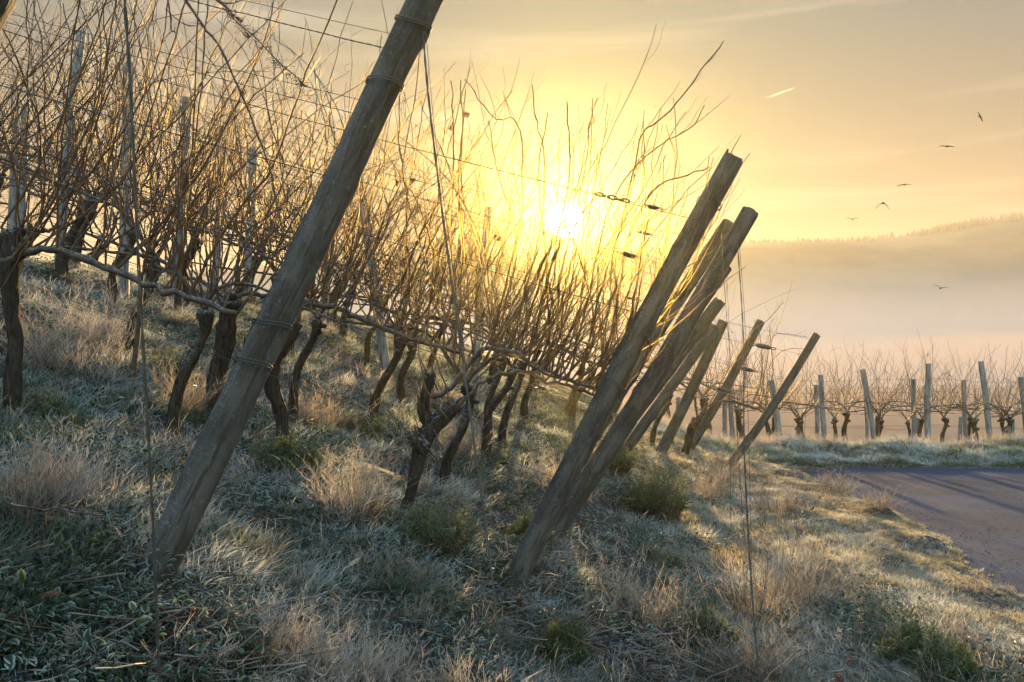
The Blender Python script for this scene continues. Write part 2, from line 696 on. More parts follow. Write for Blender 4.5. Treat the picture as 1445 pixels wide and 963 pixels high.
def grid_mesh(name, xs, ys, hf, mat):
    X, Y = np.meshgrid(xs, ys)
    Z = hf(X, Y)
    nx, ny = len(xs), len(ys)
    v = np.stack([X.ravel(), Y.ravel(), Z.ravel()], 1)
    i = np.arange(nx * ny).reshape(ny, nx)
    f = np.stack([i[:-1, :-1], i[:-1, 1:], i[1:, 1:], i[1:, :-1]], -1).reshape(-1, 4)
    m = bpy.data.meshes.new(name)
    m.vertices.add(len(v))
    m.vertices.foreach_set('co', v.ravel())
    m.loops.add(len(f) * 4)
    m.loops.foreach_set('vertex_index', f.ravel())
    m.polygons.add(len(f))
    m.polygons.foreach_set('loop_start', np.arange(len(f)) * 4)
    m.polygons.foreach_set('use_smooth', np.ones(len(f), bool))
    m.update()
    m.validate()
    m.materials.append(mat)
    return m


def H_rough(x, y):
    """ground with clods"""
    h = H(x, y)
    near = (np.abs(x) < 14) & (y < 22)
    hh = h.copy()
    it = np.argwhere(near)
    for a, b in it:
        X, Y = x[a, b], y[a, b]
        if X > road_edge(Y) - 0.05 and Y < far_bank(X):
            continue
        hh[a, b] += 0.05 * noise.noise((X * 4, Y * 4, 0.3)) + 0.03 * noise.noise((X * 13, Y * 13, 4.0))
    return hh


ground = link('ground', grid_mesh('ground', graded(-4000, 5400, -8.0, 6.0, 0.075, 1.13), graded(-40, 4300, 1.6, 17.0, 0.075, 1.13), H_rough, M_GROUND))
tag(ground, 'frosty dark soil of the vineyard slope and verge', 'ground', kind='structure')


def build_road():
    ys = np.concatenate([np.arange(-12, 2, 0.5), np.arange(2, 13.7, 0.06), [13.72]])
    rng = random.Random(5)
    mb = MB()
    vs, fs = [], []
    cols = 14
    for y in ys:
        e = float(road_edge(y)) + 0.05 * noise.noise((y * 3.1, 0.7, 2.0)) + 0.035 * noise.noise((y * 11, 3.7, 2.0))
        for c in range(cols + 1):
            f = c / cols
            x = e + (34 - e) * f ** 2.0
            yy = y
            if y > 13.6:
                yy = 13.74 + 0.06 * noise.noise((x * 1.3, 8.8, 1.0)) + 0.03 * noise.noise((x * 5, 8.8, 1.0))
            vs.append((x, yy, float(road_z(y)) + 0.004 + 0.012 * noise.noise((x * .5, y * .5, 9))))
    w = cols + 1
    for i in range(len(ys) - 1):
        for c in range(cols):
            a = i * w + c
            fs.append((a, a + 1, a + 1 + w, a + w))
    m = bpy.data.meshes.new('road')
    m.from_pydata(vs, [], fs)
    m.materials.append(M_ROAD)
    m.polygons.foreach_set('use_smooth', [True] * len(fs))
    o = link('road', m)
    tag(o, 'narrow grey asphalt farm road bending past the vineyard', 'road', kind='structure')


build_road()


# ------------------------------------------------------------------ far side of the valley
def hill_ridge(px):
    """ridge line in the picture -> used once to shape the far hill"""
    return np.interp(px, [-900, 0, 500, 800, 1060, 1130, 1200, 1290, 1345, 1445, 1700, 2300],
                     [420, 400, 372, 356, 347, 345, 343, 335, 325, 312, 302, 298])


HILL_Y = 3000.0


def H_hill(x, y):
    px = 722.5 + F * x / HILL_Y
    ridge = (500 - hill_ridge(px)) / F * HILL_Y
    up = sstep(1500, HILL_Y, y)
    down = 1 - sstep(HILL_Y, 4200, y)
    z = -62 + (ridge + 62) * up * np.where(y > HILL_Y, 0.35 + 0.65 * down, 1)
    z = z + 12.0 * np.sin(x * 0.0055 + 1) * np.sin(y * 0.0043) * up
    return z


def hill_material():
    m, t = new_mat('far_wood_fields_fog_tint')
    geo = nd(t, 'ShaderNodeNewGeometry')
    a, _ = noise_fac(t, geo.outputs['Position'], 0.004, 4, 0.4, 0.6)
    b, _ = noise_fac(t, geo.outputs['Position'], 0.05, 4, 0.3, 0.7)
    c = mixc(t, a, (0.07, 0.07, 0.04), (0.17, 0.14, 0.08))
    c = mixc(t, mathn(t, 'MULTIPLY', b, 0.15), c, (0.03, 0.028, 0.018))
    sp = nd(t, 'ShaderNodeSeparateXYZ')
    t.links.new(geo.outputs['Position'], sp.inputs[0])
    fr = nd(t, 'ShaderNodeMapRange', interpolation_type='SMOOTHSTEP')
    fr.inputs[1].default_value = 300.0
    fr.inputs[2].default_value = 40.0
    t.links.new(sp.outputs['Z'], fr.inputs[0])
    c = mixc(t, mathn(t, 'MULTIPLY', fr.outputs[0], 0.85), c, (0.50, 0.47, 0.44))  # frosted fields below, paler to put fog brightness into the colour
    finish(t, principled(t, c, 0.95))
    return m


M_HILL = hill_material()
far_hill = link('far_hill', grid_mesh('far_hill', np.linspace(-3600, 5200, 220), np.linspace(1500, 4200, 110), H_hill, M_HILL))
tag(far_hill, 'wooded hill across the foggy valley', 'hill', kind='structure')


def far_forest():
    rng = random.Random(11)
    mb = MB()
    def cone(x, y, h, r):
        z = float(H_hill(np.array(x), np.array(y))) - 0.5
        b = len(mb.v)
        n = 6
        for lv, (hz, rr) in enumerate(((0.12, 1), (0.42, 0.62), (0.72, 0.34))):
            for k in range(n):
                a = 2 * math.pi * (k + rng.random() * 0.4) / n
                q = rr * r * rng.uniform(0.75, 1.2)
                mb.v.append(Vector((x + math.cos(a) * q, y + math.sin(a) * q, z + h * hz)))
                mb.t.append(0.5)
        mb.v.append(Vector((x, y, z + h)))
        mb.t.append(1)
        for lv in range(2):
            for k in range(n):
                a0 = b + lv * n + k
                a1 = b + lv * n + (k + 1) % n
                mb.f.append((a0, a1, a1 + n, a0 + n))
                mb.mi.append(0)
        for k in range(n):
            mb.f.append((b + 2 * n + k, b + 2 * n + (k + 1) % n, b + 3 * n))
            mb.mi.append(0)
    for i in range(2600):
        x = rng.uniform(480, 2600)
        y = rng.uniform(2880, 3040)
        if noise.noise((x * 0.003, y * 0.003, 3)) < -0.1 and y < HILL_Y - 100:
            continue
        if y > HILL_Y - 100 and x < 1300 and rng.random() < 0.75:
            continue
        s = 2.2 + 1.8 * float(sstep(1040, 1680, np.array(x)))
        cone(x, y, rng.choice((rng.uniform(3.0, 6.0), rng.uniform(4, 9.5))) * s, rng.uniform(1.3, 2.3) * s)
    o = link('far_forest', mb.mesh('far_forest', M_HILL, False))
    tag(o, 'conifer wood on the hill beyond the fog', 'forest', kind='stuff')


far_forest()


# ------------------------------------------------------------------ haze and valley fog
def box_mesh(name, lo, hi):
    (a, b, c), (d, e, f) = lo, hi
    v = [(a, b, c), (d, b, c), (d, e, c), (a, e, c), (a, b, f), (d, b, f), (d, e, f), (a, e, f)]
    fc = [(0, 3, 2, 1), (4, 5, 6, 7), (0, 1, 5, 4), (1, 2, 6, 5), (2, 3, 7, 6), (3, 0, 4, 7)]
    m = bpy.data.meshes.new(name)
    m.from_pydata(v, [], fc)
    return m


def volume_material(name, density, color, aniso):
    m, t = new_mat(name)
    v = nd(t, 'ShaderNodeVolumePrincipled')
    v.inputs['Color'].default_value = (*color, 1)
    v.inputs['Density'].default_value = density
    v.inputs['Anisotropy'].default_value = aniso
    o = nd(t, 'ShaderNodeOutputMaterial')
    t.links.new(v.outputs[0], o.inputs['Volume'])
    return m


HAZE_D = 0.000068
hz = link('haze', box_mesh('haze', (-4200, -60, -78), (5600, 4400, 530)))
hz.data.materials.append(volume_material('haze_air', HAZE_D, (0.94, 0.91, 0.90), 0.36))
tag(hz, 'thin golden morning haze filling the valley air', 'haze', kind='stuff')


def fog_bank(name, label, pts, y0, y1, zb, dens, seed):
    """a long low bank of valley fog with a billowing top; pts: (x, top z)"""
    xs = np.linspace(pts[0][0], pts[-1][0], 90)
    ys = np.linspace(y0, y1, 14)
    px = [p[0] for p in pts]
    pz = [p[1] for p in pts]
    mb = MB()
    nx, ny = len(xs), len(ys)
    for j, y in enumerate(ys):
        e = max(0.0, math.sin(math.pi * j / (ny - 1))) ** 0.5
        for x in xs:
            tz = float(np.interp(x, px, pz))
            tz += 13 * noise.noise((x * 0.009, y * 0.009, seed)) + 5 * noise.noise((x * 0.03, y * 0.03, seed + 3))
            mb.v.append(Vector((x, y, zb + 1 + max(0.5, (tz - zb)) * e)))
            mb.t.append(0)
    for x in xs:
        pass
    top = [[j * nx + i for i in range(nx)] for j in range(ny)]
    b0 = len(mb.v)
    for j, y in enumerate(ys):
        for x in xs:
            mb.v.append(Vector((x, y, zb)))
            mb.t.append(0)
    bot = [[b0 + j * nx + i for i in range(nx)] for j in range(ny)]
    for j in range(ny - 1):
        for i in range(nx - 1):
            mb.f.append((top[j][i], top[j][i + 1], top[j + 1][i + 1], top[j + 1][i]))
            mb.f.append((bot[j][i], bot[j + 1][i], bot[j + 1][i + 1], bot[j][i + 1]))
    for j in range(ny - 1):
        mb.f.append((top[j][0], top[j + 1][0], bot[j + 1][0], bot[j][0]))
        mb.f.append((top[j][-1], bot[j][-1], bot[j + 1][-1], top[j + 1][-1]))
    for i in range(nx - 1):
        mb.f.append((top[0][i], bot[0][i], bot[0][i + 1], top[0][i + 1]))
        mb.f.append((top[-1][i], top[-1][i + 1], bot[-1][i + 1], bot[-1][i]))
    m = mb.mesh(name, volume_material(name + '_air', dens, (1.0, 0.75, 0.60), 0.30), False)
    o = link(name, m)
    tag(o, label, 'fog', kind='stuff')
    return o


FOG = [(-700, 8), (-100, 12), (100, 16), (200, 20), (300, 26), (380, 40), (470, 50), (700, 56)]
for q, (dz, y0, y1, dn, nm) in enumerate(((-26, 300, 1500, .0006, 'densest fog bank down in the valley'), (-8, 330, 600, .0005, 'middle layer of valley fog below the hill'),
                                          (16, 350, 640, .0003, 'thin upper layer of valley fog before the hill'), (44, 380, 660, .0002, 'faint topmost veil of valley fog before the hill'))):
    fog_bank('valley_fog', nm, [(x, z + dz) for x, z in FOG], y0, y1, -60, dn, 1.0 + q * 7.3)
mist = link('ground_mist', box_mesh('ground_mist', (-11, -1.5, -3.2), (7, 14.5, 3.4)))  # added volume, put in for the yellow glow round the sun
mist.data.materials.append(volume_material('ground_mist_air', 0.00115, (1.0, 0.95, 0.32), 0.945))
tag(mist, 'thin air volume added between the vine rows for the glow round the sun', 'mist', kind='stuff')


# ------------------------------------------------------------------ short contrail high in the sky
def contrail():
    Y = 3200.0
    a, b = U(1080, 139, Y), U(1122, 124, Y)
    n = 14
    pts = [a.lerp(b, i / n) for i in range(n + 1)]
    rad = [0.3 + 3.6 * max(0.0, math.sin(math.pi * i / n)) ** 0.8 for i in range(n + 1)]
    mb = MB()
    mb.ring_tube(pts, rad, 8)
    m, t = new_mat('ice_cloud')
    d = nd(t, 'ShaderNodeBsdfTranslucent')
    d.inputs[0].default_value = (0.95, 0.93, 0.88, 1)
    tp = nd(t, 'ShaderNodeBsdfTransparent')
    mx = nd(t, 'ShaderNodeMixShader')
    mx.inputs[0].default_value = 0.09
    t.links.new(tp.outputs[0], mx.inputs[1])
    t.links.new(d.outputs[0], mx.inputs[2])
    finish(t, mx.outputs[0])
    o = link('contrail', mb.mesh('contrail', m))
    tag(o, 'short bright vapour trail in the open sky right of the sun', 'contrail')


contrail()
# ------------------------------------------------------------------ posts
def h1(x, y):
    return float(H(np.array(x), np.array(y)))


def on_ground(px, y):
    x = (px - 722.5) / F * y
    return Vector((x, y, h1(x, y)))


def post_mesh(name, L, r, seed, mat, sides=22, step=0.045, taper=0.10, knots=5, square=False):
    rng = random.Random(seed)
    mb = MB()
    n = max(6, int(L / step))
    kn = [(rng.uniform(0.3, L - 0.1), rng.uniform(0, 2 * math.pi), rng.uniform(0.03, 0.05)) for _ in range(knots)]
    bx, by = rng.uniform(-.02, .02) * L, rng.uniform(-.02, .02) * L
    off = rng.uniform(0, 50)
    rings = []
    zs = [i / n * L for i in range(n + 1)]
    zs = zs[:-1] + [L - 0.012, L - 0.003]
    prof = [1.0] * (len(zs) - 2) + [1.0, 0.92]
    for z, pr in zip(zs, prof):
        f = z / L
        ring = []
        for k in range(sides):
            a = 2 * math.pi * k / sides
            q = r * (1.06 - taper * f) * pr
            if square:
                ca, sa = abs(math.cos(a)), abs(math.sin(a))
                q *= 0.95 / max(ca, sa) if max(ca, sa) > 0.80 else 1.1
            q *= 1 + 0.085 * noise.noise((math.cos(a) * 1.3 + off, math.sin(a) * 1.3, z * 1.6)) + 0.022 * noise.noise((math.cos(a) * 4 + off, math.sin(a) * 4, z * 3.0))
            for kz, ka, ks in kn:
                da = (a - ka + math.pi) % (2 * math.pi) - math.pi
                d2 = ((z - kz) / ks) ** 2 + (da * r / ks) ** 2
                q += r * 0.20 * math.exp(-d2 * 1.4)
            cx, cy = bx * math.sin(math.pi * f), by * math.sin(math.pi * f)
            zz = z + (0.010 * noise.noise((math.cos(a) * 2 + off, math.sin(a) * 2, 9.0)) if z > L - 0.02 else 0)
            ring.append(len(mb.v))
            mb.v.append(Vector((cx + math.cos(a) * q, cy + math.sin(a) * q, zz)))
            mb.t.append(f)
        rings.append(ring)
    for i in range(len(rings) - 1):
        for k in range(sides):
            mb.f.append((rings[i][k], rings[i][(k + 1) % sides], rings[i + 1][(k + 1) % sides], rings[i + 1][k]))
            mb.mi.append(0)
    c = len(mb.v)
    mb.v.append(Vector((0, 0, L - 0.002)))
    mb.t.append(1)
    for k in range(sides):
        mb.f.append((rings[-1][k], rings[-1][(k + 1) % sides], c))
        mb.mi.append(0)
    m = mb.mesh(name, mat)
    return m


def orient(o, foot, top, spin=0.0):
    d = (top - foot).normalized()
    q = d.to_track_quat('Z', 'Y')
    o.location = foot
    o.rotation_mode = 'QUATERNION'
    from mathutils import Quaternion
    o.rotation_quaternion = q @ Quaternion((0, 0, 1), spin)


def binding(parent, z, r, seed, turns=2, tilt=0.25, wr=0.0028):
    """wire wound round a post, held by a staple; a part of the post"""
    rng = random.Random(seed)
    mb = MB()
    n = 26 * turns
    pts = []
    ph = rng.uniform(0, 6.28)
    for i in range(n + 1):
        a = 2 * math.pi * i / 26
        rr = r * 1.05 + wr + 0.002 * math.sin(a * 2 + ph)
        pts.append((math.cos(a) * rr, math.sin(a) * rr, z + tilt * r * math.cos(a + ph) + 0.010 * i / 26 + 0.002 * math.sin(a * 3)))
    mb.ring_tube(pts, wr, 5)
    o = link('wire_binding', mb.mesh('wire_binding', M_WIRE), parent)
    s = MB()
    a0 = rng.uniform(-2.2, -0.9)
    for da in (-0.10, 0.10):
        pass
    b = Vector((math.cos(a0) * r * 0.98, math.sin(a0) * r * 0.98, z))
    u = Vector((math.cos(a0), math.sin(a0), 0))
    s.ring_tube([b + Vector((0, 0, -.018)), b + Vector((0, 0, -.018)) + u * .018, b + Vector((0, 0, .018)) + u * .018, b + Vector((0, 0, .018))], 0.0026, 5)
    link('staple', s.mesh('staple', M_WIRE), o)
    return o


END_POSTS = [
    # foot px, y, top px, top py, top y, radius, label
    (-330, 2.05, 5, -40, 1.95, 0.068, 'weathered wooden post whose tip just enters the top left corner'),
    (208, 3.16, 628, -62, 3.30, 0.060, 'thick leaning wooden post at left, largest of the slanted end posts'),
    (725, 4.80, 1036, 222, 4.85, 0.057, 'slanted wooden end post with notched top, footed in bare dark soil'),
    (772, 6.00, 1060, 297, 6.10, 0.061, 'slanted thick end post close behind the one with the notched top'),
    (794, 7.10, 1030, 313, 7.10, 0.055, 'slanted end post almost hidden, its tip peeping out left of a thicker one'),
    (833, 8.20, 1026, 376, 8.20, 0.058, 'slanted end post with its top tucked below and right of thicker posts'),
    (845, 9.30, 1016, 424, 9.30, 0.066, 'slanted slim end post, first of the three thin ones behind the thick posts'),
    (875, 10.3, 1009, 460, 10.3, 0.058, 'slanted end post in the middle of three thin ones behind the thick posts'),
    (930, 11.5, 1021, 453, 11.5, 0.066, 'steeper thin end post behind a juniper green bush, with a curled cane'),
    (971, 13.1, 1074, 453, 13.2, 0.062, 'lone slanted end post standing next to a forked old vine near the road'),
    (1022, 12.1, 1153, 472, 12.2, 0.055, 'most tilted end post, standing alone nearest the far road verge'),
]
ROWS = []
for i, (fx, y, tx, ty, yt, r, lab) in enumerate(END_POSTS):
    foot = on_ground(fx, y)
    if i == 0:
        foot = Vector((-2.0, 2.05, h1(-2.0, 2.05)))
    top = U(tx, ty, yt)
    if i == 0:
        top = U(-18, -30, 1.95)
    d = (top - foot).normalized()
    foot2 = foot - d * 0.28
    L = (top - foot2).length
    o = link('leaning_end_post', post_mesh('leaning_end_post', L, r, 40 + i, M_WOOD, 26 if i < 5 else 18, 0.04, 0.08, 7 if i < 5 else 4))
    orient(o, foot2, top, i * 1.1)
    tag(o, lab, 'post', 'slanted end posts of the vine rows')
    ROWS.append((foot, top, r))
    if i == 1:
        zs = [0.28 + (foot - U(316, 519, 3.3)).length * 0.0 + q for q in (0.86, 1.03, 1.68, 2.00)]
        zs = []
        for (qx, qy) in ((352, 512), (382, 459), (535, 122), (575, 35)):
            p = U(qx, qy, 3.3)
            zs.append((p - foot2).dot(d))
    elif i in (2, 3):
        zs = [L * q for q in (0.42, 0.52, 0.62, 0.90)]
    elif i in (5, 6, 8, 9, 10):
        zs = [L * q for q in (0.55, 0.85)]
    else:
        zs = [L * 0.8]
    for j, z in enumerate(zs):
        binding(o, z, r * (1.06 - 0.08 * z / L), i * 10 + j, 2 if i < 5 else 1)
    if i == 2:
        # faded red paint band and the split top
        mb = MB()
        zc = (U(862, 552, 4.8) - foot2).dot(d)
        for sgn in (0,):
            n = 8
            for k in range(n):
                pass
        a0, a1 = 2.6, 3.7
        m = 7
        rr = r * 1.045
        rows = []
        q = o.rotation_quaternion.inverted() @ Vector((-0.75, -0.62, 0.1))
        ac = math.atan2(q.y, q.x)
        for z in np.linspace(zc - 0.085, zc + 0.085, 7):
            row = []
            for k in range(m + 1):
                a = ac - 0.45 + 0.9 * k / m
                w = rr * (1 + 0.05 * noise.noise((math.cos(a) * 1.3, math.sin(a) * 1.3, z * 1.6)))
                row.append(Vector((math.cos(a) * w, math.sin(a) * w, z + 0.012 * noise.noise((a * 5, z, 1)))))
            rows.append(row)
        for a in range(6):
            for k in range(m):
                mb.poly((rows[a][k], rows[a][k + 1], rows[a + 1][k + 1], rows[a + 1][k]))
        o2 = link('paint_band', mb.mesh('paint_band', simple_material('faded_red_paint', (0.28, 0.075, 0.045), 0.8, 0, 50, 0.7)), o)
        sp = MB()
        zt = L
        q = o.rotation_quaternion.inverted() @ Vector((-1, 0, 0.5))
        ac = math.atan2(q.y, q.x)
        c = Vector((math.cos(ac), math.sin(ac), 0)) * (r * 0.80)
        sp.ring_tube([c + Vector((0, 0, zt - 0.09)), c * 1.02 + Vector((0, 0, zt - .02)), c * 1.04 + Vector((0, 0, zt + 0.022))], [0.013, 0.010, 0.006], 7)
        link('split_splinter', sp.mesh('split_splinter', M_WOOD), o)

# upright intermediate stakes of the rows: foot px, y, top px, top py, radius, label
STAKES = [
    (175, 8.2, 183, 88, 0.034, 'grey upright stake left of centre hill, behind the hanging guy wire'),
    (84, 8.9, 115, 44, 0.037, 'grey stake near the left edge leaning right, frost bush at its foot'),
    (246, 9.6, 264, 137, 0.036, 'slim grey stake, first right of the hanging guy wire'),
    (300, 10.5, 314, 178, 0.036, 'slim grey stake between two others, above the leaning post\'s middle'),
    (346, 11.6, 357, 208, 0.036, 'short grey stake nearest the left side of the thick leaning post'),
    (10, 11.0, 21, 120, 0.038, 'pale stake at the far left edge behind dark vine canes'),
    (26, 12.4, 35, 150, 0.036, 'thin stake just right of the far left edge, deep in the rows'),
    (548, 9.3, 513, 288, 0.040, 'grey stake tilting left, right of the thick leaning post'),
    (452, 11.4, 470, 312, 0.036, 'dim grey stake in the haze right beside the thick leaning post'),
    (672, 10.4, 690, 292, 0.034, 'slender stake lost in the glowing canes left of the sun'),
    (640, 12.6, 652, 330, 0.034, 'slender stake deep in the rows beneath a golden leaf'),
]
for i, (fx, y, tx, ty, r, lab) in enumerate(STAKES):
    foot = on_ground(fx, y)
    top = U(tx, ty, y)
    d = (top - foot).normalized()
    foot2 = foot - d * 0.2
    L = (top - foot2).length
    o = link('vineyard_stake', post_mesh('vineyard_stake', L, r * 1.2, 80 + i, M_STAKE, 12, 0.08, 0.05, 2, i % 2 == 0))
    orient(o, foot2, top, i * .7)
    tag(o, lab, 'post', 'upright stakes inside the vine rows')
    binding(o, L * 0.6, r * 1.2, 300 + i, 1)

# a loose thin prop by the second row: leaning stick in the grass
o = link('leaning_stick', post_mesh('leaning_stick', 0.80, 0.017, 77, M_ARM, 8, 0.06, 0.3, 1))
f0 = on_ground(180, 5.6)
orient(o, f0 - Vector((0, 0, .12)), f0 + Vector((0.07, 0.02, 0.60)))
tag(o, 'thin dark stick stuck upright in the frosty grass under a thick horizontal cane', 'stick')

# posts of the vineyard beyond the road: foot px, foot py, top px, top py, y, r
FAR_POSTS = [
    (1103, 536, 1088, 17.0, 0.050, 'leaning post beyond the road, first right of the most tilted end post'),
    (1152, 543, 1151, 18.2, 0.042, 'short upright post left of a taller one beyond the road, joined at the foot'),
    (1167, 529, 1158, 17.0, 0.046, 'tall post beyond the road standing close behind a shorter one'),
    (1236, 521, 1217, 17.0, 0.048, 'post beyond the road tilting left, right of a gap in the vines'),
    (1222, 561, 1221, 18.6, 0.036, 'thin half-hidden post crossing behind a left-tilting one'),
    (1291, 535, 1288.5, 17.6, 0.044, 'straight post beyond the road just left of the tallest grey one'),
    (1312, 513, 1310, 17.0, 0.050, 'tall straight pale grey post beyond the road, at the middle of the far row'),
    (1365, 536, 1359.5, 17.4, 0.042, 'brownish post beyond the road between two taller grey posts'),
    (1397, 510, 1384, 17.0, 0.052, 'tallest far post, leaning slightly left near the right edge'),
    (1450, 532, 1440, 17.4, 0.048, 'dark far post cut by the right edge of the picture'),
    (1238, 590, 1237, 19.0, 0.036, 'stub of a post seen low behind a tilted far post'),
    (1295, 590, 1295, 19.2, 0.044, 'stub of a post seen low beside a straight far post'),
    (1356, 588, 1356, 19.2, 0.040, 'stub of a post low among knobbly vines beyond the road'),
    (1429, 591, 1429, 19.2, 0.036, 'stub of a post low near the right edge beyond the road'),
    (1038, 543, 1030, 17.4, 0.044, 'pale post in the haze crossing behind a lone slanted end post'),
    (1023, 556, 1023, 18.4, 0.040, 'dim post in the haze behind the lone slanted end post'),
    (1093, 572, 1092, 19.0, 0.038, 'dim short post just left of the first leaning post beyond the road'),
    (958, 560, 957, 18.5, 0.040, 'dim post in the haze between the steeper thin end post and a forked vine'),
]
for i, (fx, ty, tx, y, r, lab) in enumerate(FAR_POSTS):
    foot = on_ground(fx, y)
    top = U(tx, ty, y)
    d = (top - foot).normalized()
    foot2 = foot - d * 0.2
    L = (top - foot2).length
    o = link('trellis_post', post_mesh('trellis_post', L, r, 120 + i, M_STAKE, 12, 0.08, 0.04, 2, i % 3 == 0))
    orient(o, foot2, top, i)
    tag(o, lab, 'post', 'posts of the vineyard beyond the road')

# ------------------------------------------------------------------ guy wires from post tops to the ground
def guy(name, pts, r, label, twist=0.0, n=40):
    path = smooth_path(pts, n)
    mb = MB()
    if twist:
        for ph in (0, math.pi):
            q = [p + Vector((math.cos(i * 1.1 + ph) * twist, math.sin(i * 1.1 + ph) * twist, 0)) for i, p in enumerate(path)]
            mb.ring_tube(q, r, 5)
    else:
        mb.ring_tube(path, r, 5)
    o = link(name, mb.mesh(name, M_WIRE))
    tag(o, label, 'wire', 'guy wires of the end posts')
    return o


def gpt(px, y):
    p = on_ground(px, y)
    return p - Vector((0, 0, 0.03))


guy('guy_wire', [U(160, -190, 1.98), U(182, 90, 2.1), U(197, 400, 2.15), U(214, 700, 2.2), U(226, 990, 2.25)], 0.0022,
    'twisted double guy wire hanging down across the left of the picture', 0.0024, 60)
guy('guy_wire', [U(596, 38, 3.28), U(606, 150, 3.1), U(628, 330, 2.95), U(660, 560, 2.85), U(690, 780, 2.8), U(712, 975, 2.75)], 0.0026,
    'slack guy wire from the thick leaning post to the ground at centre', 0.0020, 60)
guy('guy_wire', [U(601, 44, 3.28), U(613, 180, 3.1), U(634, 340, 2.95), U(656, 510, 2.86)], 0.0012,
    'thin second strand beside the slack guy wire of the thick leaning post', 0)
guy('guy_wire', [U(1041, 345, 6.0), U(1049, 480, 5.4), U(1050, 620, 4.8), U(1058, 790, 4.2), U(1072, 965, 3.85)], 0.0028,
    'dark double guy wire dropping through the weeds right of the slanted posts', 0.0022, 60)
guy('guy_wire', [U(1018, 330, 4.84), U(1024, 430, 4.75), U(1036, 560, 4.6), U(1046, 700, 4.5), U(1052, 775, 4.45)], 0.0016,
    'thin guy wire hanging from the notched slanted post', 0)
guy('guy_wire', [U(1026, 395, 8.1), U(1029, 480, 7.8), U(1030, 600, 7.5), gpt(1032, 7.3)], 0.0020,
    'thin guy wire hanging between the slanted posts and a tangle of canes', 0)
guy('guy_wire', [U(1044, 350, 6.0), U(1052, 470, 5.9), U(1056, 600, 5.8), gpt(1062, 5.7)], 0.0016,
    'fine guy wire close beside the dark double guy wire', 0)
guy('guy_wire', [U(1141, 497, 12.1), U(1138, 545, 12.0), U(1136, 600, 11.9), gpt(1132, 11.8)], 0.0024,
    'short guy wire hanging from the most tilted end post', 0)
# ------------------------------------------------------------------ vines
def cane_path(rng, p0, d0, L, up, n=16, zig=0.010, lean=None):
    """a shoot: starts along d0, bends upward, zigzags at its nodes"""
    p = Vector(p0)
    d = Vector(d0).normalized()
    pts = [p.copy()]
    st = L / n
    drift = Vector((rng.gauss(0, .05), rng.gauss(0, .035), 0))
    tgt = (Vector(lean if lean else (0.10, 0, 1)) + drift).normalized()
    cv = Vector((rng.gauss(0, .085), rng.gauss(0, .05), rng.gauss(-.01, .03)))
    for i in range(n):
        f = i / n
        if i == n // 2 and rng.random() < .5:
            cv = -cv * rng.uniform(.3, 1.4)
        d = (d + tgt * (up * max(0, 1.5 - 1.7 * f) * 0.28) + cv).normalized()
        z = Vector((rng.gauss(0, zig), rng.gauss(0, zig * .8), rng.gauss(0, zig * .6)))
        d = (d + z * 6).normalized()
        p = p + d * st
        pts.append(p.copy())
    return pts


def add_cane(mb, rng, pts, r0, r1, sides=4, lat=0.16, tendril=0.12, fine=1.0):
    n = len(pts) - 1
    rad = []
    for i in range(n + 1):
        f = i / n
        rad.append((r0 + (r1 - r0) * f ** 0.9) * (1.22 if i % 2 == 1 else 0.95))
    mb.ring_tube(pts, rad, sides, False)
    for i in range(2, n):
        tg = (pts[i + 1] - pts[i - 1]).normalized() if i < n else (pts[i] - pts[i - 1]).normalized()
        side = Vector((rng.choice((-1, 1)) * rng.uniform(.5, 1), rng.gauss(0, .45), rng.uniform(-.1, .5))).normalized()
        q = rng.random()
        if q < lat * fine:
            ll = rng.uniform(0.06, 0.34)
            m = 5
            d = (tg * 0.75 + side * 0.75).normalized()
            lp = [pts[i]]
            for k in range(m):
                d = (d + Vector((rng.gauss(0, .16), rng.gauss(0, .12), rng.gauss(0.10, .12)))).normalized()
                lp.append(lp[-1] + d * (ll / m))
            mb.ring_tube(lp, [rad[i] * 0.55 * (1 - 0.6 * k / m) + 0.0004 for k in range(m + 1)], 3, False)
        elif q < (lat + tendril) * fine:
            # curled dry tendril
            ll = rng.uniform(0.05, 0.16)
            m = 8
            d = (tg * 0.3 + side).normalized()
            lp = [pts[i]]
            cur = rng.choice((-1, 1)) * rng.uniform(0.25, 0.75)
            for k in range(m):
                rot = Matrix.Rotation(cur * (0.4 + k * 0.22), 3, 'Y')
                d = (rot @ d).normalized()
                lp.append(lp[-1] + d * (ll / m))
            mb.ring_tube(lp, [0.0011] * (m + 1), 3, False)
        elif q < (lat + tendril + 0.25) * fine:
            # bud
            b = pts[i] + side * rad[i] * 1.2
            mb.ring_tube([pts[i], b + tg * 0.006, b + tg * 0.013], [rad[i] * .8, rad[i] * .75, 0.0006], 3, False)


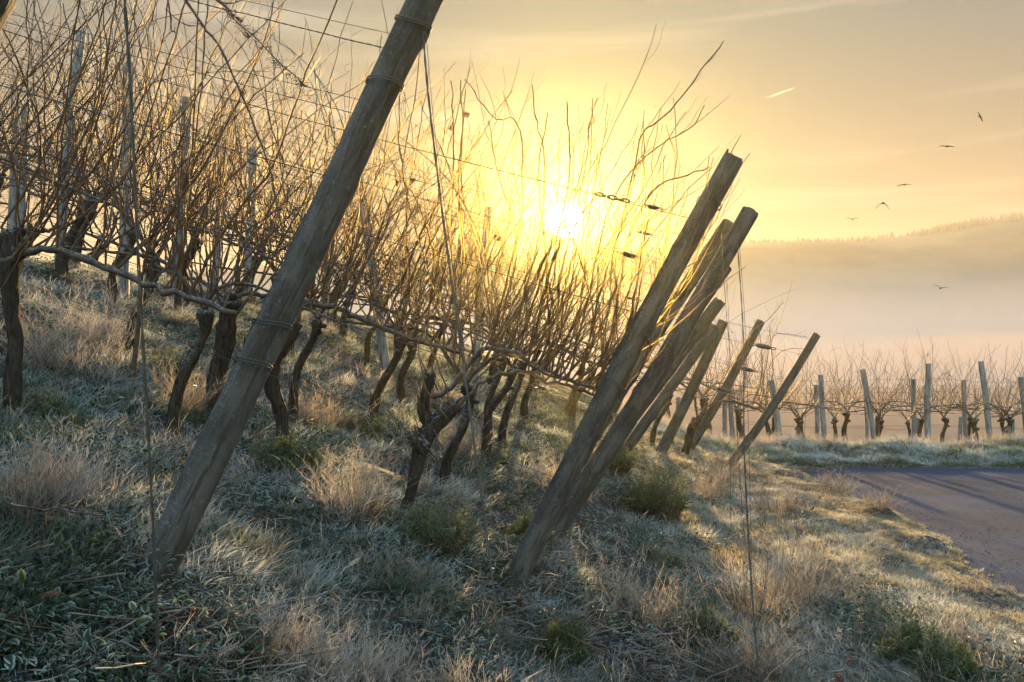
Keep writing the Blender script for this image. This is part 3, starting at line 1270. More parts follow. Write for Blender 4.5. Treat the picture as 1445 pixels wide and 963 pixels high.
def trunk_mesh(rng, path, radii, sides=9, stubs=3, headr=1.0):
    mb = MB()
    off = rng.uniform(0, 90)
    n = len(path)

    def jit(i, k):
        a = 2 * math.pi * k / sides
        return 1 + 0.38 * noise.noise((math.cos(a) * 1.6 + off, math.sin(a) * 1.6, i * 0.55)) + 0.17 * math.sin(k * 2.5 + off + i * 0.2)
    mb.ring_tube(path, radii, sides, True, None, jit)
    # peeling strips of bark
    for q in range(int(26 * headr * (sides / 9))):
        i = rng.randint(1, n - 3)
        a = rng.uniform(0, 2 * math.pi)
        tg = (path[i + 1] - path[i]).normalized()
        o = Vector((math.cos(a), math.sin(a), 0))
        o = (o - tg * o.dot(tg)).normalized()
        p = path[i] + o * radii[i] * 0.96
        mb.blade(p, tg * rng.choice((1, 1, -1)) + o * .12, rng.uniform(.05, .15), rng.uniform(.006, .016), o * rng.uniform(-.1, .5), tg.cross(o).normalized(), 3)
    head = path[-1]
    for s in range(stubs):
        a = rng.uniform(0, 2 * math.pi)
        d = Vector((math.cos(a), math.sin(a) * .7, rng.uniform(-0.25, 0.9))).normalized()
        rr = radii[-1] * rng.uniform(0.45, 0.75)
        base = path[rng.randint(max(1, n - 5), n - 1)]
        mb.ring_tube([base, base + d * radii[-1] * 0.9, base + d * radii[-1] * rng.uniform(1.4, 2.2)], [rr, rr * 0.95, rr * 0.7], 7, True, None,
                     lambda i, k: 1 + 0.15 * math.sin(k * 3.1 + off))
    return mb.mesh('trunk', M_BARK)


def proto_vine(seed, slope, detail=1.0, ncane=12, arms=2, tall=1.0, leafp=0.15, spread=1.0, upright=0.0, thick=1.0, cmat=None):
    """one kind of vine: list of (part name, mesh)"""
    rng = random.Random(seed)
    parts = []
    ht = rng.uniform(0.62, 0.80) * (0.9 + .1 * tall)
    lx = rng.uniform(0.08, 0.26) * (1 - upright)
    ctrl = [(0, 0, -0.10), (rng.uniform(-.02, .03), rng.uniform(-.02, .02), ht * .25), (lx * .35 + rng.uniform(-.04, .04), rng.uniform(-.04, .04), ht * .55),
            (lx * .85 + rng.uniform(-.03, .03), rng.uniform(-.03, .03), ht * .82), (lx + rng.uniform(-.03, .03), 0, ht)]
    path = smooth_path(ctrl, 14)
    r0 = rng.uniform(0.028, 0.041) * (1 + .35 * upright)
    rad = [r0 * (1.15 - 0.45 * (i / 14)) * rng.uniform(0.9, 1.1) for i in range(12)] + [r0 * 1.05, r0 * 1.35, r0 * 1.0]
    parts.append(('trunk', trunk_mesh(rng, path, rad, 9 if detail > .6 else 6, rng.randint(2, 4))))
    head = path[-1]
    W = ht + rng.uniform(0.12, 0.22)
    starts = []
    sides = 5 if detail > 0.6 else 3
    for a in range(arms):
        sg = (1, -1)[a] if arms == 2 else rng.choice((1, 1, -1))
        L = rng.uniform(0.55, 0.85) * spread
        wz = lambda x: W - slope * (x - head.x)
        c = [head, head + Vector((sg * .07, rng.gauss(0, .02), .09 + .03 * rng.random())),
             Vector((head.x + sg * .25, rng.gauss(0, .02), wz(head.x + sg * .25) + 0.06)),
             Vector((head.x + sg * (.25 + L * .5), rng.gauss(0, .02), wz(head.x + sg * (.25 + L * .5)) + .015)),
             Vector((head.x + sg * (.2 + L), rng.gauss(0, .02), wz(head.x + sg * (.2 + L)) - 0.02))]
        ap = smooth_path(c, 18)
        ar = [0.013 - 0.007 * (i / 18) for i in range(19)]
        ar = [r * (1.28 if i % 3 == 0 else 1.0) * rng.uniform(.9, 1.1) for i, r in enumerate(ar)]
        mb = MB()
        mb.ring_tube(ap, ar, max(5, sides), True)
        parts.append(('arm', mb.mesh('arm', M_ARM)))
        k = max(2, int(ncane * 0.42))
        for i in range(k):
            f = (i + rng.uniform(.1, .9)) / k * 0.86 + 0.12
            j = int(f * 18)
            tg = (ap[min(18, j + 1)] - ap[max(0, j - 1)]).normalized()
            starts.append((ap[j], tg * rng.uniform(0.3, 1.6) + Vector((0, rng.gauss(0, .28), rng.uniform(0.4, 1.0)))))
    while len(starts) < ncane:
        starts.append((head + Vector((rng.gauss(0, .02), rng.gauss(0, .02), .01)), Vector((rng.gauss(0, .7), rng.gauss(0, .25), 0.8))))
    rng.shuffle(starts)
    for p, d in starts[:ncane]:
        L = rng.choice((rng.uniform(0.6, 1.05), rng.uniform(1.05, 1.55), rng.uniform(1.2, 1.85))) * tall
        mb = MB()
        pts = cane_path(rng, p, d, L, rng.uniform(0.35, 1.0), 17 if detail > .6 else 12, 0.016, (rng.gauss(0.26, .34), 0, 1))
        add_cane(mb, rng, pts, rng.uniform(0.0036, 0.0058) * thick, 0.0015 * thick, 4 if detail > .6 else 3, 0.26, 0.20, 1.0 if detail > .6 else .75)
        parts.append(('cane', mb.mesh('cane', cmat or M_CANE)))
        if rng.random() < leafp:
            parts.append(('withered_leaf', leaf_mesh(rng, pts[rng.randint(5, len(pts) - 2)], rng.uniform(.018, .032))))
    return parts


def leaf_mesh(rng, p, s):
    """crumpled dry vine leaf hanging at p"""
    mb = MB()
    d = Vector((rng.gauss(0, .5), rng.gauss(0, .5), -1)).normalized()
    u = d.orthogonal().normalized()
    w = d.cross(u)
    c = Vector(p) + d * 0.02
    n = 11
    rim = []
    for k in range(n):
        a = -2.6 + 5.2 * k / (n - 1)
        rr = s * (0.75 + 0.35 * abs(math.sin(a * 2.5)))
        q = c + d * (s * .6 + math.cos(a) * rr) + u * (math.sin(a) * rr * .8) + w * (rng.gauss(0, .22) * s + 0.4 * s * math.cos(a * 2))
        rim.append(q)
    cc = c + d * s * 0.5 + w * s * 0.2
    for k in range(n - 1):
        mb.poly((c if k % 2 else cc, rim[k], rim[k + 1]), (0.2, .8, .9))
    mb.ring_tube([Vector(p), c], 0.001, 3, False)
    return mb.mesh('withered_leaf', M_DEAD)


PROTOS = [proto_vine(500 + i, 0.28, 1.0, 28 + i % 6, 2, 1.32, 0.03) for i in range(12)]
PROTOS_BACK = [proto_vine(600 + i, 0.28, 0.5, 22, 2, 1.26, 0.02) for i in range(8)]
PROTOS_FLAT = [proto_vine(700 + i, 0.0, 0.5, 22, 2, 0.82, 0.04, 1.1, 0.75, 1.0, M_ARM) for i in range(8)]


def place_vine(parts, loc, scale, rz, label, group):
    root = empty('grapevine', loc, rz)
    root.scale = (scale,) * 3
    tag(root, label, 'vine', group)
    for nm, me in parts:
        link(nm, me, root)
    return root


ORD = ['first', 'second', 'third', 'fourth', 'fifth', 'sixth', 'seventh', 'eighth', 'ninth', 'tenth', 'eleventh', 'twelfth', 'thirteenth', 'fourteenth',
       'fifteenth', 'sixteenth', 'seventeenth', 'eighteenth', 'nineteenth', 'twentieth']
ROWDIR = -0.07


def row_pt(k, x):
    foot = ROWS[k][0]
    y = foot.y + ROWDIR * (x - foot.x)
    return Vector((x, y, h1(x, y)))


VINE_X = {
    2: [-1.84, -3.3],
    3: [-0.42, -1.48, -2.55, -3.75],
    4: [-0.22, -1.08, -2.1, -3.2, -4.4],
    5: [-0.10, -1.00, -2.0, -3.1, -4.2, -5.2],
}
ROW_NAMES = {2: 'second', 3: 'third', 4: 'fourth', 5: 'fifth', 6: 'sixth', 7: 'seventh', 8: 'eighth', 9: 'ninth', 10: 'tenth'}
LOOKS = ['bare gnarled vine', 'leafless crooked vine', 'leafless knobbly-headed vine', 'old dark-barked vine']
rng = random.Random(21)
# rows by distance: the post nearest the road verge (index 10) ends its own row
order = [2, 3, 4, 5, 6, 7, 8, 10, 9]
for n_row, k in enumerate(order):
    foot = ROWS[k][0]
    xs = VINE_X.get(k)
    if xs is None:
        xs = []
        x = foot.x - rng.uniform(0.95, 1.2)
        while True:
            p = row_pt(k, x)
            if 722.5 + F * x / p.y < -90:
                break
            xs.append(x)
            x -= rng.uniform(0.95, 1.25)
    for i, x in enumerate(xs):
        p = row_pt(k, x)
        p.y += rng.gauss(0, .05)
        p.z = h1(p.x, p.y)
        far = n_row >= 4
        src = PROTOS_BACK[rng.randrange(8)] if far else PROTOS[rng.randrange(12)]
        lab = '%s, %s uphill from the end post of the %s row' % (LOOKS[(i + k) % 4], ORD[i + (1 if k == 2 else 0)], ORD[n_row + 1])
        place_vine(src, p, rng.uniform(0.9, 1.1), rng.gauss(0, .08), lab, 'vines of the slope')

# the vineyard beyond the road: two rows
i = 0
x = 3.6
while x < 11.6:
    y = 17.0 + rng.gauss(0, .08)
    place_vine(PROTOS_FLAT[rng.randrange(8)], (x, y, h1(x, y)), rng.uniform(0.85, 1.15), rng.choice((0, math.pi)) + rng.gauss(0, .1),
               'low knobbly vine beyond the road, %s from the left in the front far row' % ORD[i], 'vines beyond the road')
    x += rng.uniform(0.5, 0.75)
    i += 1
i = 0
x = 3.2
while x < 12.4:
    y = 19.0 + rng.gauss(0, .08)
    place_vine(PROTOS_FLAT[rng.randrange(8)], (x, y, h1(x, y)), rng.uniform(0.95, 1.2), rng.choice((0, math.pi)) + rng.gauss(0, .1),
               'low knobbly vine beyond the road, %s from the left in the rear far row' % ORD[i], 'vines beyond the road')
    x += rng.uniform(0.62, 0.9)
    i += 1

# ---- vines shaped one by one
rng = random.Random(99)


def hand_vine(loc, label, trunk, tr, arms, canes, stubs=3, extra=None):
    """all points in picture-derived world coordinates; made local to loc"""
    root = empty('grapevine', loc)
    tag(root, label, 'vine', 'vines of the slope')
    L = Vector(loc)
    path = smooth_path([p - L for p in trunk], 20)
    rr = [float(np.interp(i / 20, np.linspace(0, 1, len(tr)), tr)) * rng.uniform(.93, 1.07) for i in range(21)]
    link('trunk', trunk_mesh(rng, path, rr, 12, stubs), root)
    if extra:
        for pts, rad in extra:
            p2 = smooth_path([p - L for p in pts], 10)
            q = [float(np.interp(i / 10, np.linspace(0, 1, len(rad)), rad)) for i in range(11)]
            link('spur', trunk_mesh(rng, p2, q, 9, 1), root)
    for pts, ra, rb in arms:
        p2 = [p + Vector((rng.gauss(0, .005), rng.gauss(0, .005), rng.gauss(0, .006))) for p in smooth_path([p - L for p in pts], 26)]
        mb = MB()
        mb.ring_tube(p2, [(ra + (rb - ra) * i / 26) * (1.3 if i % 4 == 0 else 1) * rng.uniform(.9, 1.12) for i in range(27)], 8, True)
        link('arm', mb.mesh('arm', M_ARM), root)
    for pts, ra, rb in canes:
        n = max(10, int(sum((pts[i + 1] - pts[i]).length for i in range(len(pts) - 1)) / 0.075))
        p2 = smooth_path([p - L for p in pts], n)
        p2 = [p + Vector((rng.gauss(0, .0035), rng.gauss(0, .003), rng.gauss(0, .002))) for p in p2]
        mb = MB()
        add_cane(mb, rng, p2, ra, rb, 6, 0.13, 0.10)
        link('cane', mb.mesh('cane', M_CANE), root)
    return root


def PL(y, *pts, dy=0.0):
    n = len(pts)
    return [U(a, b, y + dy * i / max(1, n - 1)) for i, (a, b) in enumerate(pts)]


def random_canes(ap, count, y, lmin, lmax, lean=(0.14, 0, 1)):
    out = []
    for i in range(count):
        f = (i + rng.uniform(.1, .9)) / count
        s = f * (len(ap) - 1)
        j = min(int(s), len(ap) - 2)
        p = ap[j].lerp(ap[j + 1], s - j)
        tg = (ap[j + 1] - ap[j]).normalized()
        d = tg * rng.uniform(0.1, 0.9) + Vector((0, rng.gauss(0, .2), rng.uniform(.6, 1)))
        c = cane_path(rng, p, d, rng.uniform(lmin, lmax), rng.uniform(.5, 1.2), 9, .014, (lean[0] + rng.gauss(0, .16), 0, 1))
        out.append((c, rng.uniform(.0045, .0065), 0.0017))
    return out


# the dark thick vine at the left edge with the long bowed arm
y = 4.5
armL = PL(4.45, (4, 372), (35, 358), (72, 351), (110, 362), (160, 382), (215, 404), (268, 420), (334, 444), dy=-0.25)
armL2 = PL(4.45, (10, 368), (30, 345), (55, 330), (85, 320))
canesL = [
    (PL(4.4, (0, 322), (35, 270), (69, 208), (114, 104), (152, -4), (165, -40), dy=-.1), .0062, .003),
    (PL(4.4, (20, 362), (60, 310), (104, 221), (138, 145), (162, 0), (170, -40), dy=-.1), .0066, .003),
    (PL(4.4, (30, 360), (90, 322), (149, 277), (183, 239), (218, 138), (263, 0), (275, -30), dy=-.1), .0070, .003),
    (PL(4.35, (160, 382), (200, 345), (235, 313), (262, 250), (276, 138), (281, -20), dy=-.1), .0072, .003),
    (PL(4.35, (267, 418), (292, 370), (318, 325), (345, 285), (381, 242), (408, 173), (433, 97), (478, -2), dy=-.1), .0074, .0034),
    (PL(4.3, (240, 410), (262, 330), (272, 221), (286, 110), (293, -10), dy=-.1), .0058, .0028),
    (PL(4.2, (255, -12), (285, 35), (311, 69), (349, 149), (381, 242), (398, 332)), .0064, .0034),
    (PL(4.3, (334, 443), (366, 400), (398, 340), (430, 280), (452, 205), (470, 150)), .006, .002),
    (PL(4.25, (297, -8), (322, 14), (341, 31)), .0068, .006),
    (PL(4.4, (0, 150), (40, 110), (75, 60), (105, 10), (112, -20)), .0034, .002),
    (PL(4.4, (0, 60), (35, 120), (60, 190), (75, 260)), .0032, .002),
    (PL(4.4, (0, 410), (50, 330), (120, 250), (190, 195), (214, 72), dy=-.05), .0042, .002),
    (PL(4.4, (88, 5), (98, 45), (110, 75), (118, 130)), .003, .0018),
    (PL(4.4, (238, 0), (241, 40), (247, 45)), .004, .003),
    (PL(4.35, (330, 14), (338, 18), (352, -5)), .0025, .0015),
    (PL(4.3, (212, 405), (240, 370), (262, 330), (280, 300), (300, 270), (330, 160), dy=.1), .005, .002),
]
canesL += random_canes(armL[2:], 7, 4.4, .6, 1.2) + random_canes(armL[:6], 14, 4.35, 1.2, 1.9, (.22, 0, 1)) + random_canes(armL2, 6, 4.4, 1.1, 1.7, (.05, 0, 1))
loc = Vector((-2.47, 4.55, h1(-2.47, 4.55)))
hand_vine(loc, 'thick dark vine at the left edge, its long bowed arm reaching the leaning post',
          [loc - Vector((0, 0, .1)), U(18, 560, 4.5), U(22, 480, 4.5), U(14, 420, 4.5), U(14, 370, 4.48), U(18, 325, 4.48)],
          [.036, .034, .034, .037, .056, .046], [(armL, .019, .012), (armL2, .013, .008)], canesL, 5)

# vine whose trunk stands behind the leaning post
loc = on_ground(400, 5.35)
aR = PL(5.3, (412, 470), (430, 432), (470, 434), (505, 448), (560, 470), (610, 486), (655, 497))
hand_vine(loc, 'vine with forked dark trunk just right of the thick leaning post, with one long arm',
          [loc - Vector((0, 0, .1)), U(398, 590, 5.35), U(386, 545, 5.33), U(388, 505, 5.3), U(408, 472, 5.3), U(420, 455, 5.3)],
          [.036, .036, .042, .046, .050, .036], [(aR, .017, .010)],
          random_canes(aR, 28, 5.3, .8, 1.6) + [
              (PL(5.25, (560, 470), (592, 380), (642, 280), (704, 200)), .0052, .002),
              (PL(5.25, (580, 480), (546, 400), (536, 300), (551, 157)), .0052, .002),
              (PL(5.25, (540, 460), (500, 380), (482, 300), (470, 220)), .0052, .002),
              (PL(5.25, (520, 455), (530, 350), (562, 250), (604, 180)), .0052, .002),
              (PL(5.25, (600, 486), (616, 380), (640, 260), (690, 175)), .0052, .002),
              (PL(5.25, (470, 434), (520, 350), (560, 300), (640, 240)), .0048, .002)], 3,
          [(PL(5.3, (405, 480), (412, 440), (418, 400), (426, 360)), [.022, .018, .014])])

# the knobbed vine in the middle
y = 5.0
loc = on_ground(564, 4.8)
a1 = PL(4.95, (612, 560), (640, 545), (662, 512), (690, 493), (730, 500), (762, 522), (800, 538), (840, 546), (884, 552))
a2 = PL(4.95, (640, 585), (672, 545), (700, 531), (740, 524), (770, 538), (810, 548), (845, 560), (872, 570))
c2 = random_canes(a1[3:], 30, 4.9, 1.0, 1.65, (.08, 0, 1)) + random_canes(a2[3:], 18, 4.9, .8, 1.5, (.12, 0, 1))
c2 += [
    (PL(4.9, (820, 535), (842, 430), (872, 330), (905, 195), (925, 175), (960, 140), (992, 96), (1022, 58)), .0062, .0026),
    (PL(4.9, (800, 540), (830, 420), (858, 300), (900, 232), (940, 200), (975, 180), (995, 148)), .0055, .0024),
    (PL(4.9, (846, 545), (872, 420), (892, 320), (930, 262), (965, 250), (1001, 236)), .0058, .0030),
    (PL(4.95, (690, 490), (715, 400), (735, 300), (738, 230), (728, 170), (700, 168), (676, 140), (657, 112)), .0058, .0022),
    (PL(4.95, (720, 500), (745, 400), (765, 310), (768, 220), (757, 170), (750, 120)), .0060, .0026),
    (PL(4.95, (745, 510), (772, 400), (795, 300), (805, 230), (802, 180), (800, 145)), .0066, .0032),
    (PL(4.95, (760, 515), (800, 400), (815, 290), (828, 220), (832, 172)), .0056, .0028),
    (PL(4.95, (775, 525), (772, 380), (760, 250), (774, 158)), .0056, .003),
    (PL(4.9, (870, 550), (900, 430), (912, 300), (908, 190)), .0048, .0022),
    (PL(4.9, (880, 552), (915, 440), (930, 330), (937, 220)), .0046, .002),
    (PL(4.9, (655, 495), (640, 400), (636, 300), (641, 200), (637, 115)), .0054, .0024),
    (PL(4.9, (640, 500), (652, 380), (647, 260), (653, 180), (650, 113)), .0050, .0024),
    (PL(4.95, (668, 510), (660, 400), (650, 260), (657, 126)), .0052, .0022),
    (PL(4.85, (700, 500), (690, 400), (662, 300), (612, 232), (560, 190)), .0048, .0018),
    (PL(4.95, (730, 505), (762, 400), (802, 330), (852, 260), (898, 180)), .0054, .0020),
    (PL(4.85, (690, 495), (742, 420), (800, 300), (846, 215)), .0054, .0024),
    (PL(4.95, (770, 520), (836, 420), (862, 350), (903, 288)), .0050, .0022),
    (PL(4.9, (660, 520), (610, 400), (580, 300), (564, 200), (566, 108)), .0050, .0020),
    (PL(4.9, (680, 500), (722, 400), (727, 320), (700, 240), (690, 170)), .0048, .0022),
    (PL(4.9, (800, 540), (780, 420), (742, 330), (725, 240)), .0044, .0020),
    (PL(4.9, (640, 585), (620, 520), (600, 470), (585, 420), (560, 330)), .0052, .002),
    (PL(4.9, (632, 590), (605, 555), (593, 515), (590, 470), (596, 400)), .0048, .002),
]
hand_vine(loc, 'squat vine with a swollen knob halfway up its bent trunk, in front of the others',
          [loc - Vector((0, 0, .12)), U(572, 720, y), U(584, 680, y), U(594, 640, y), U(606, 610, y), U(628, 586, y), U(646, 570, y)],
          [.027, .025, .028, .040, .047, .046, .036], [(a1, .014, .008), (a2, .011, .007)], c2, 4,
          [(PL(y, (615, 610), (600, 585), (600, 560), (608, 535), (606, 528)), [.040, .036, .028, .024]),
           (PL(y - .06, (600, 636), (588, 622), (583, 612)), [.040, .042, .026])])

# a hero vine second in the second row, upright trunk with torn bark by the leaning post
loc = on_ground(297, 5.6)
a1 = PL(5.55, (318, 430), (345, 415), (390, 420), (430, 425), (470, 432))
a2 = PL(5.55, (320, 430), (290, 400), (240, 385), (180, 350), (120, 330))
hand_vine(loc, 'upright vine with torn shaggy bark, just left of the thick leaning post',
          [loc - Vector((0, 0, .1)), U(302, 560, 5.6), U(308, 520, 5.6), U(318, 480, 5.58), U(322, 445, 5.56), U(324, 425, 5.55)],
          [.040, .042, .046, .052, .056, .050], [(a1, .016, .010), (a2, .014, .008)],
          random_canes(a1, 10, 5.5, .7, 1.4) + random_canes(a2, 16, 5.5, .8, 1.5), 5)

# a vine outside the left of the first row lets a few canes reach in; the forked old vine by the road
loc = on_ground(962, 12.6)
yy = 12.5
a1 = PL(yy, (985, 590), (1000, 572), (1030, 566), (1060, 575), (1085, 585))
a2 = PL(yy, (985, 590), (978, 560), (960, 540), (935, 530))
cs = [(PL(yy, (1085, 585), (1110, 560), (1132, 530)), .006, .003), (PL(yy, (1030, 566), (1050, 540), (1052, 500), (1060, 470)), .006, .003),
      (PL(yy, (1000, 572), (1030, 520), (1060, 470), (1085, 450), (1106, 426)), .007, .003),
      (PL(yy, (1060, 575), (1075, 530), (1072, 470), (1064, 452)), .007, .003),
      (PL(yy, (1070, 580), (1090, 530), (1086, 460)), .007, .004),
      (PL(yy, (1060, 575), (1085, 520), (1105, 495), (1140, 492)), .005, .003),
      (PL(yy, (1075, 540), (1090, 478), (1110, 472), (1140, 476)), .004, .003)]
cs += random_canes(a1, 9, yy, .8, 1.3) + random_canes(a2, 6, yy, .7, 1.2)
hand_vine(loc, 'forked old vine with arched canes beside the lone slanted end post near the road',
          [loc - Vector((0, 0, .1)), U(967, 640, yy), U(974, 610, yy), U(985, 592, yy)], [.055, .05, .055, .065], [(a1, .02, .012), (a2, .018, .012)], cs, 3)

# ------------------------------------------------------------------ trellis wires
WIRE_N = ['lowest', 'second', 'third', 'fourth', 'fifth', 'top']


WIRES = []


def wire(k, hgt, label, r, sag=0.02, twist=False, xl=None):
    foot, top, _ = ROWS[k]
    f = hgt / (top.z - foot.z)
    a = foot.lerp(top, min(0.97, f))
    pts = []
    rngw = random.Random(k * 31 + int(hgt * 100))
    xe = xl if xl is not None else -0.62 * foot.y - 1.2
    n = 30
    sup = [(a.x, a.y, a.z)]
    x = a.x
    while x > xe:
        x -= 3.1
        g = row_pt(k, x)
        sup.append((x, g.y, sum(h1(x + q, g.y) for q in (-.6, 0, .6)) / 3 + hgt))
    sx = [q[0] for q in sup][::-1]
    for i in range(n + 1):
        x = a.x + (xe - a.x) * i / n
        z = float(np.interp(x, sx, [q[2] for q in sup][::-1])) - sag * abs(math.sin((x - a.x) / 3.1 * math.pi))
        yy = float(np.interp(x, sx, [q[1] for q in sup][::-1]))
        pts.append(Vector((x, yy + rngw.gauss(0, .003), z)))
    mb = MB()
    if twist:
        q = smooth_path(pts, 220)
        for ph in (0, math.pi):
            mb.ring_tube([p + Vector((0, math.cos(j * 1.3 + ph) * r * 1.1, math.sin(j * 1.3 + ph) * r * 1.1)) for j, p in enumerate(q)], r, 3, False)
    else:
        mb.ring_tube(pts, r, 4, False)
    o = link('trellis_wire', mb.mesh('trellis_wire', M_WIRE))
    tag(o, label, 'wire', 'trellis wires of the slope')
    WIRES.append((k, pts))
    return pts


heights = [0.55, 0.95, 1.18, 1.42, 1.66, 1.90]
for n_row, k in enumerate([1, 2, 3, 4, 5, 6, 7, 8, 10, 9]):
    hs = heights if n_row < 5 else [0.9, 1.2, 1.5, 1.8]
    for j, hh in enumerate(hs):
        if n_row == 0 and j in (0,):
            continue
        top_h = ROWS[k][1].z - ROWS[k][0].z
        hh = min(hh, top_h * 0.95 - 0.03 * (len(hs) - 1 - j))
        nm = 'top' if j == len(hs) - 1 else WIRE_N[j]
        wire(k, hh + 0.02 * math.sin(n_row * 3 + j), '%s thin trellis wire of the %s vine row uphill from the viewer' % (nm, ORD[n_row]),
             0.0014 if n_row < 3 else 0.0017, 0.012, n_row < 2 and j in (3, 5))
        if n_row < 5 and j in (2, 4, 5):
            wire(k, hh + 0.035, '%s wire of the %s vine row, running double just above its neighbour' % (nm, ORD[n_row]), 0.0012, 0.03)

for j, hh in enumerate((0.55, 0.85, 1.2, 1.45)):
    for yy, rn in ((17.0, 'front'), (19.0, 'rear')):
        mb = MB()
        mb.ring_tube([Vector((x, yy, h1(3 + x * .0, yy) * 0 + (h1(x, yy) + h1(x + .7, yy) + h1(x - .7, yy)) / 3 + hh * 0.95)) for x in np.linspace(2.2, 13, 16)], 0.0024, 4, False)
        o = link('trellis_wire', mb.mesh('trellis_wire', M_WIRE))
        tag(o, '%s trellis wire of the %s far row beyond the road' % (['lowest', 'second', 'third', 'top'][j], rn), 'wire', 'trellis wires beyond the road')
# ------------------------------------------------------------------ ground cover
def rand_dir(rng, up=0.6):
    a = rng.uniform(0, 2 * math.pi)
    return Vector((math.cos(a), math.sin(a), up)).normalized()


def tuft_grass(seed, n, rad, lmin, lmax, w, up, droop, mat, segs=3):
    rng = random.Random(seed)
    mb = MB()
    for i in range(n):
        a = rng.uniform(0, 2 * math.pi)
        rr = rad * math.sqrt(rng.random())
        p = Vector((math.cos(a) * rr, math.sin(a) * rr, -0.012))
        o = Vector((math.cos(a), math.sin(a), 0))
        d = (o * rng.uniform(0.1, 1.0) + Vector((rng.gauss(0, .3), rng.gauss(0, .3), up))).normalized()
        side = d.cross(Vector((rng.gauss(0, 1), rng.gauss(0, 1), rng.gauss(0, 1)))).normalized()
        bend = (o * rng.uniform(0.2, 1.0) + Vector((rng.gauss(0, .3), rng.gauss(0, .3), -droop))) * rng.uniform(.4, 1.1)
        mb.blade(p, d, rng.uniform(lmin, lmax), w * rng.uniform(.7, 1.3), bend, side, segs)
    return mb.mesh('tuft', mat, False)


def tuft_feather(seed, n, rad, lmin, lmax, mat, branch=7, blen=0.06, w=0.0022):
    """dry stems with many fine side sprays"""
    rng = random.Random(seed)
    mb = MB()
    for i in range(n):
        a = rng.uniform(0, 2 * math.pi)
        rr = rad * math.sqrt(rng.random())
        p = Vector((math.cos(a) * rr, math.sin(a) * rr, -0.01))
        d = (Vector((math.cos(a), math.sin(a), 0)) * rng.uniform(0.1, .55) * (rr / rad + .2) + Vector((rng.gauss(0, .15), rng.gauss(0, .15), 1))).normalized()
        L = rng.uniform(lmin, lmax)
        side = d.orthogonal().normalized()
        bend = Vector((rng.gauss(0, .4), rng.gauss(0, .4), -0.15))
        pts = [p]
        m = 7
        for k in range(m):
            d = (d + bend * (0.5 / m)).normalized()
            pts.append(pts[-1] + d * L / m)
        mb.ring_tube(pts, [0.0013 * (1 - .6 * k / m) for k in range(m + 1)], 3, False)
        for b in range(branch):
            f = rng.uniform(.25, 1.0)
            j = min(m - 1, int(f * m))
            q = pts[j].lerp(pts[j + 1], f * m - j)
            dd = ((pts[j + 1] - pts[j]).normalized() + rand_dir(rng, 0.4) * 0.9).normalized()
            mb.blade(q, dd, blen * rng.uniform(.5, 1.4), w, Vector((rng.gauss(0, .4), rng.gauss(0, .4), rng.uniform(-.4, .3))), dd.orthogonal().normalized(), 2, f * .6 + .2)
    return mb.mesh('tuft', mat, False)


def leaf(mb, p, d, L, w, nrm, curl=0.3):
    d = d.normalized()
    s = d.cross(nrm).normalized()
    n = s.cross(d)
    b = len(mb.v)
    prof = ((0.0, 0.08), (0.3, 0.85), (0.6, 1.0), (0.85, .6), (1.0, 0.0))
    for f, ww in prof:
        c = p + d * (L * f) - n * (curl * L * f * f)
        mb.v += [c - s * (w * ww) + n * (w * .35 * ww), c, c + s * (w * ww) + n * (w * .35 * ww)]
        mb.t += [min(1, .45 + f * .5), 0.15 + .3 * f, min(1, .45 + f * .5)]
    for i in range(len(prof) - 1):
        a = b + 3 * i
        mb.f += [(a, a + 1, a + 4, a + 3), (a + 1, a + 2, a + 5, a + 4)]
        mb.mi += [mb.cur] * 2


def tuft_leafy(seed, n, rad, lmin, lmax, mat):
    rng = random.Random(seed)
    mb = MB()
    for i in range(n):
        a = rng.uniform(0, 2 * math.pi)
        rr = rad * math.sqrt(rng.random())
        p = Vector((math.cos(a) * rr, math.sin(a) * rr, rng.uniform(0.0, 0.07)))
        d = Vector((math.cos(a + rng.gauss(0, .8)), math.sin(a + rng.gauss(0, .8)), rng.uniform(0, .7)))
        nn = Vector((rng.gauss(0, .35), rng.gauss(0, .35), 1))
        L = rng.uniform(lmin, lmax)
        leaf(mb, p, d, L, L * rng.uniform(.24, .4), nn, rng.uniform(0, .6))
        mb.blade(p - Vector((0, 0, .06)), Vector((rng.gauss(0, .2), rng.gauss(0, .2), 1)), .07, .003, Vector((0, 0, 0)), Vector((1, 0, 0)), 2)
    return mb.mesh('tuft', mat, False)


def tuft_litter(seed, n, mats):
    """fallen canes and stalks"""
    rng = random.Random(seed)
    mb = MB()
    for i in range(n):
        a = rng.uniform(0, math.pi * 2)
        d = Vector((math.cos(a), math.sin(a), rng.gauss(0.05, .12)))
        L = rng.uniform(.05, .20)
        p = Vector((rng.gauss(0, .1), rng.gauss(0, .1), rng.uniform(0.004, .045)))
        pts = [p]
        for k in range(4):
            d = (d + Vector((rng.gauss(0, .13), rng.gauss(0, .13), rng.gauss(0, .06)))).normalized()
            pts.append(pts[-1] + d * L / 4)
        mb.ring_tube(pts, rng.uniform(.0009, .0024), 4, False)
    return mb.mesh('tuft', mats, False)


def tuft_dead(seed, n):
    rng = random.Random(seed)
    mb = MB()
    for i in range(n):
        p = Vector((rng.gauss(0, .12), rng.gauss(0, .12), rng.uniform(.01, .05)))
        a = rng.uniform(0, 6.28)
        leaf(mb, p, Vector((math.cos(a), math.sin(a), rng.gauss(.1, .25))), rng.uniform(.04, .075), rng.uniform(.018, .030), Vector((rng.gauss(0, .6), rng.gauss(0, .6), 1)), rng.uniform(-.5, .9))
    return mb.mesh('tuft', M_DEAD, False)


def source(name, meshes):
    c = bpy.data.collections.new(name)
    for i, m in enumerate(meshes):
        o = bpy.data.objects.new('%s_%02d' % (name, i), m)
        c.objects.link(o)
    return c


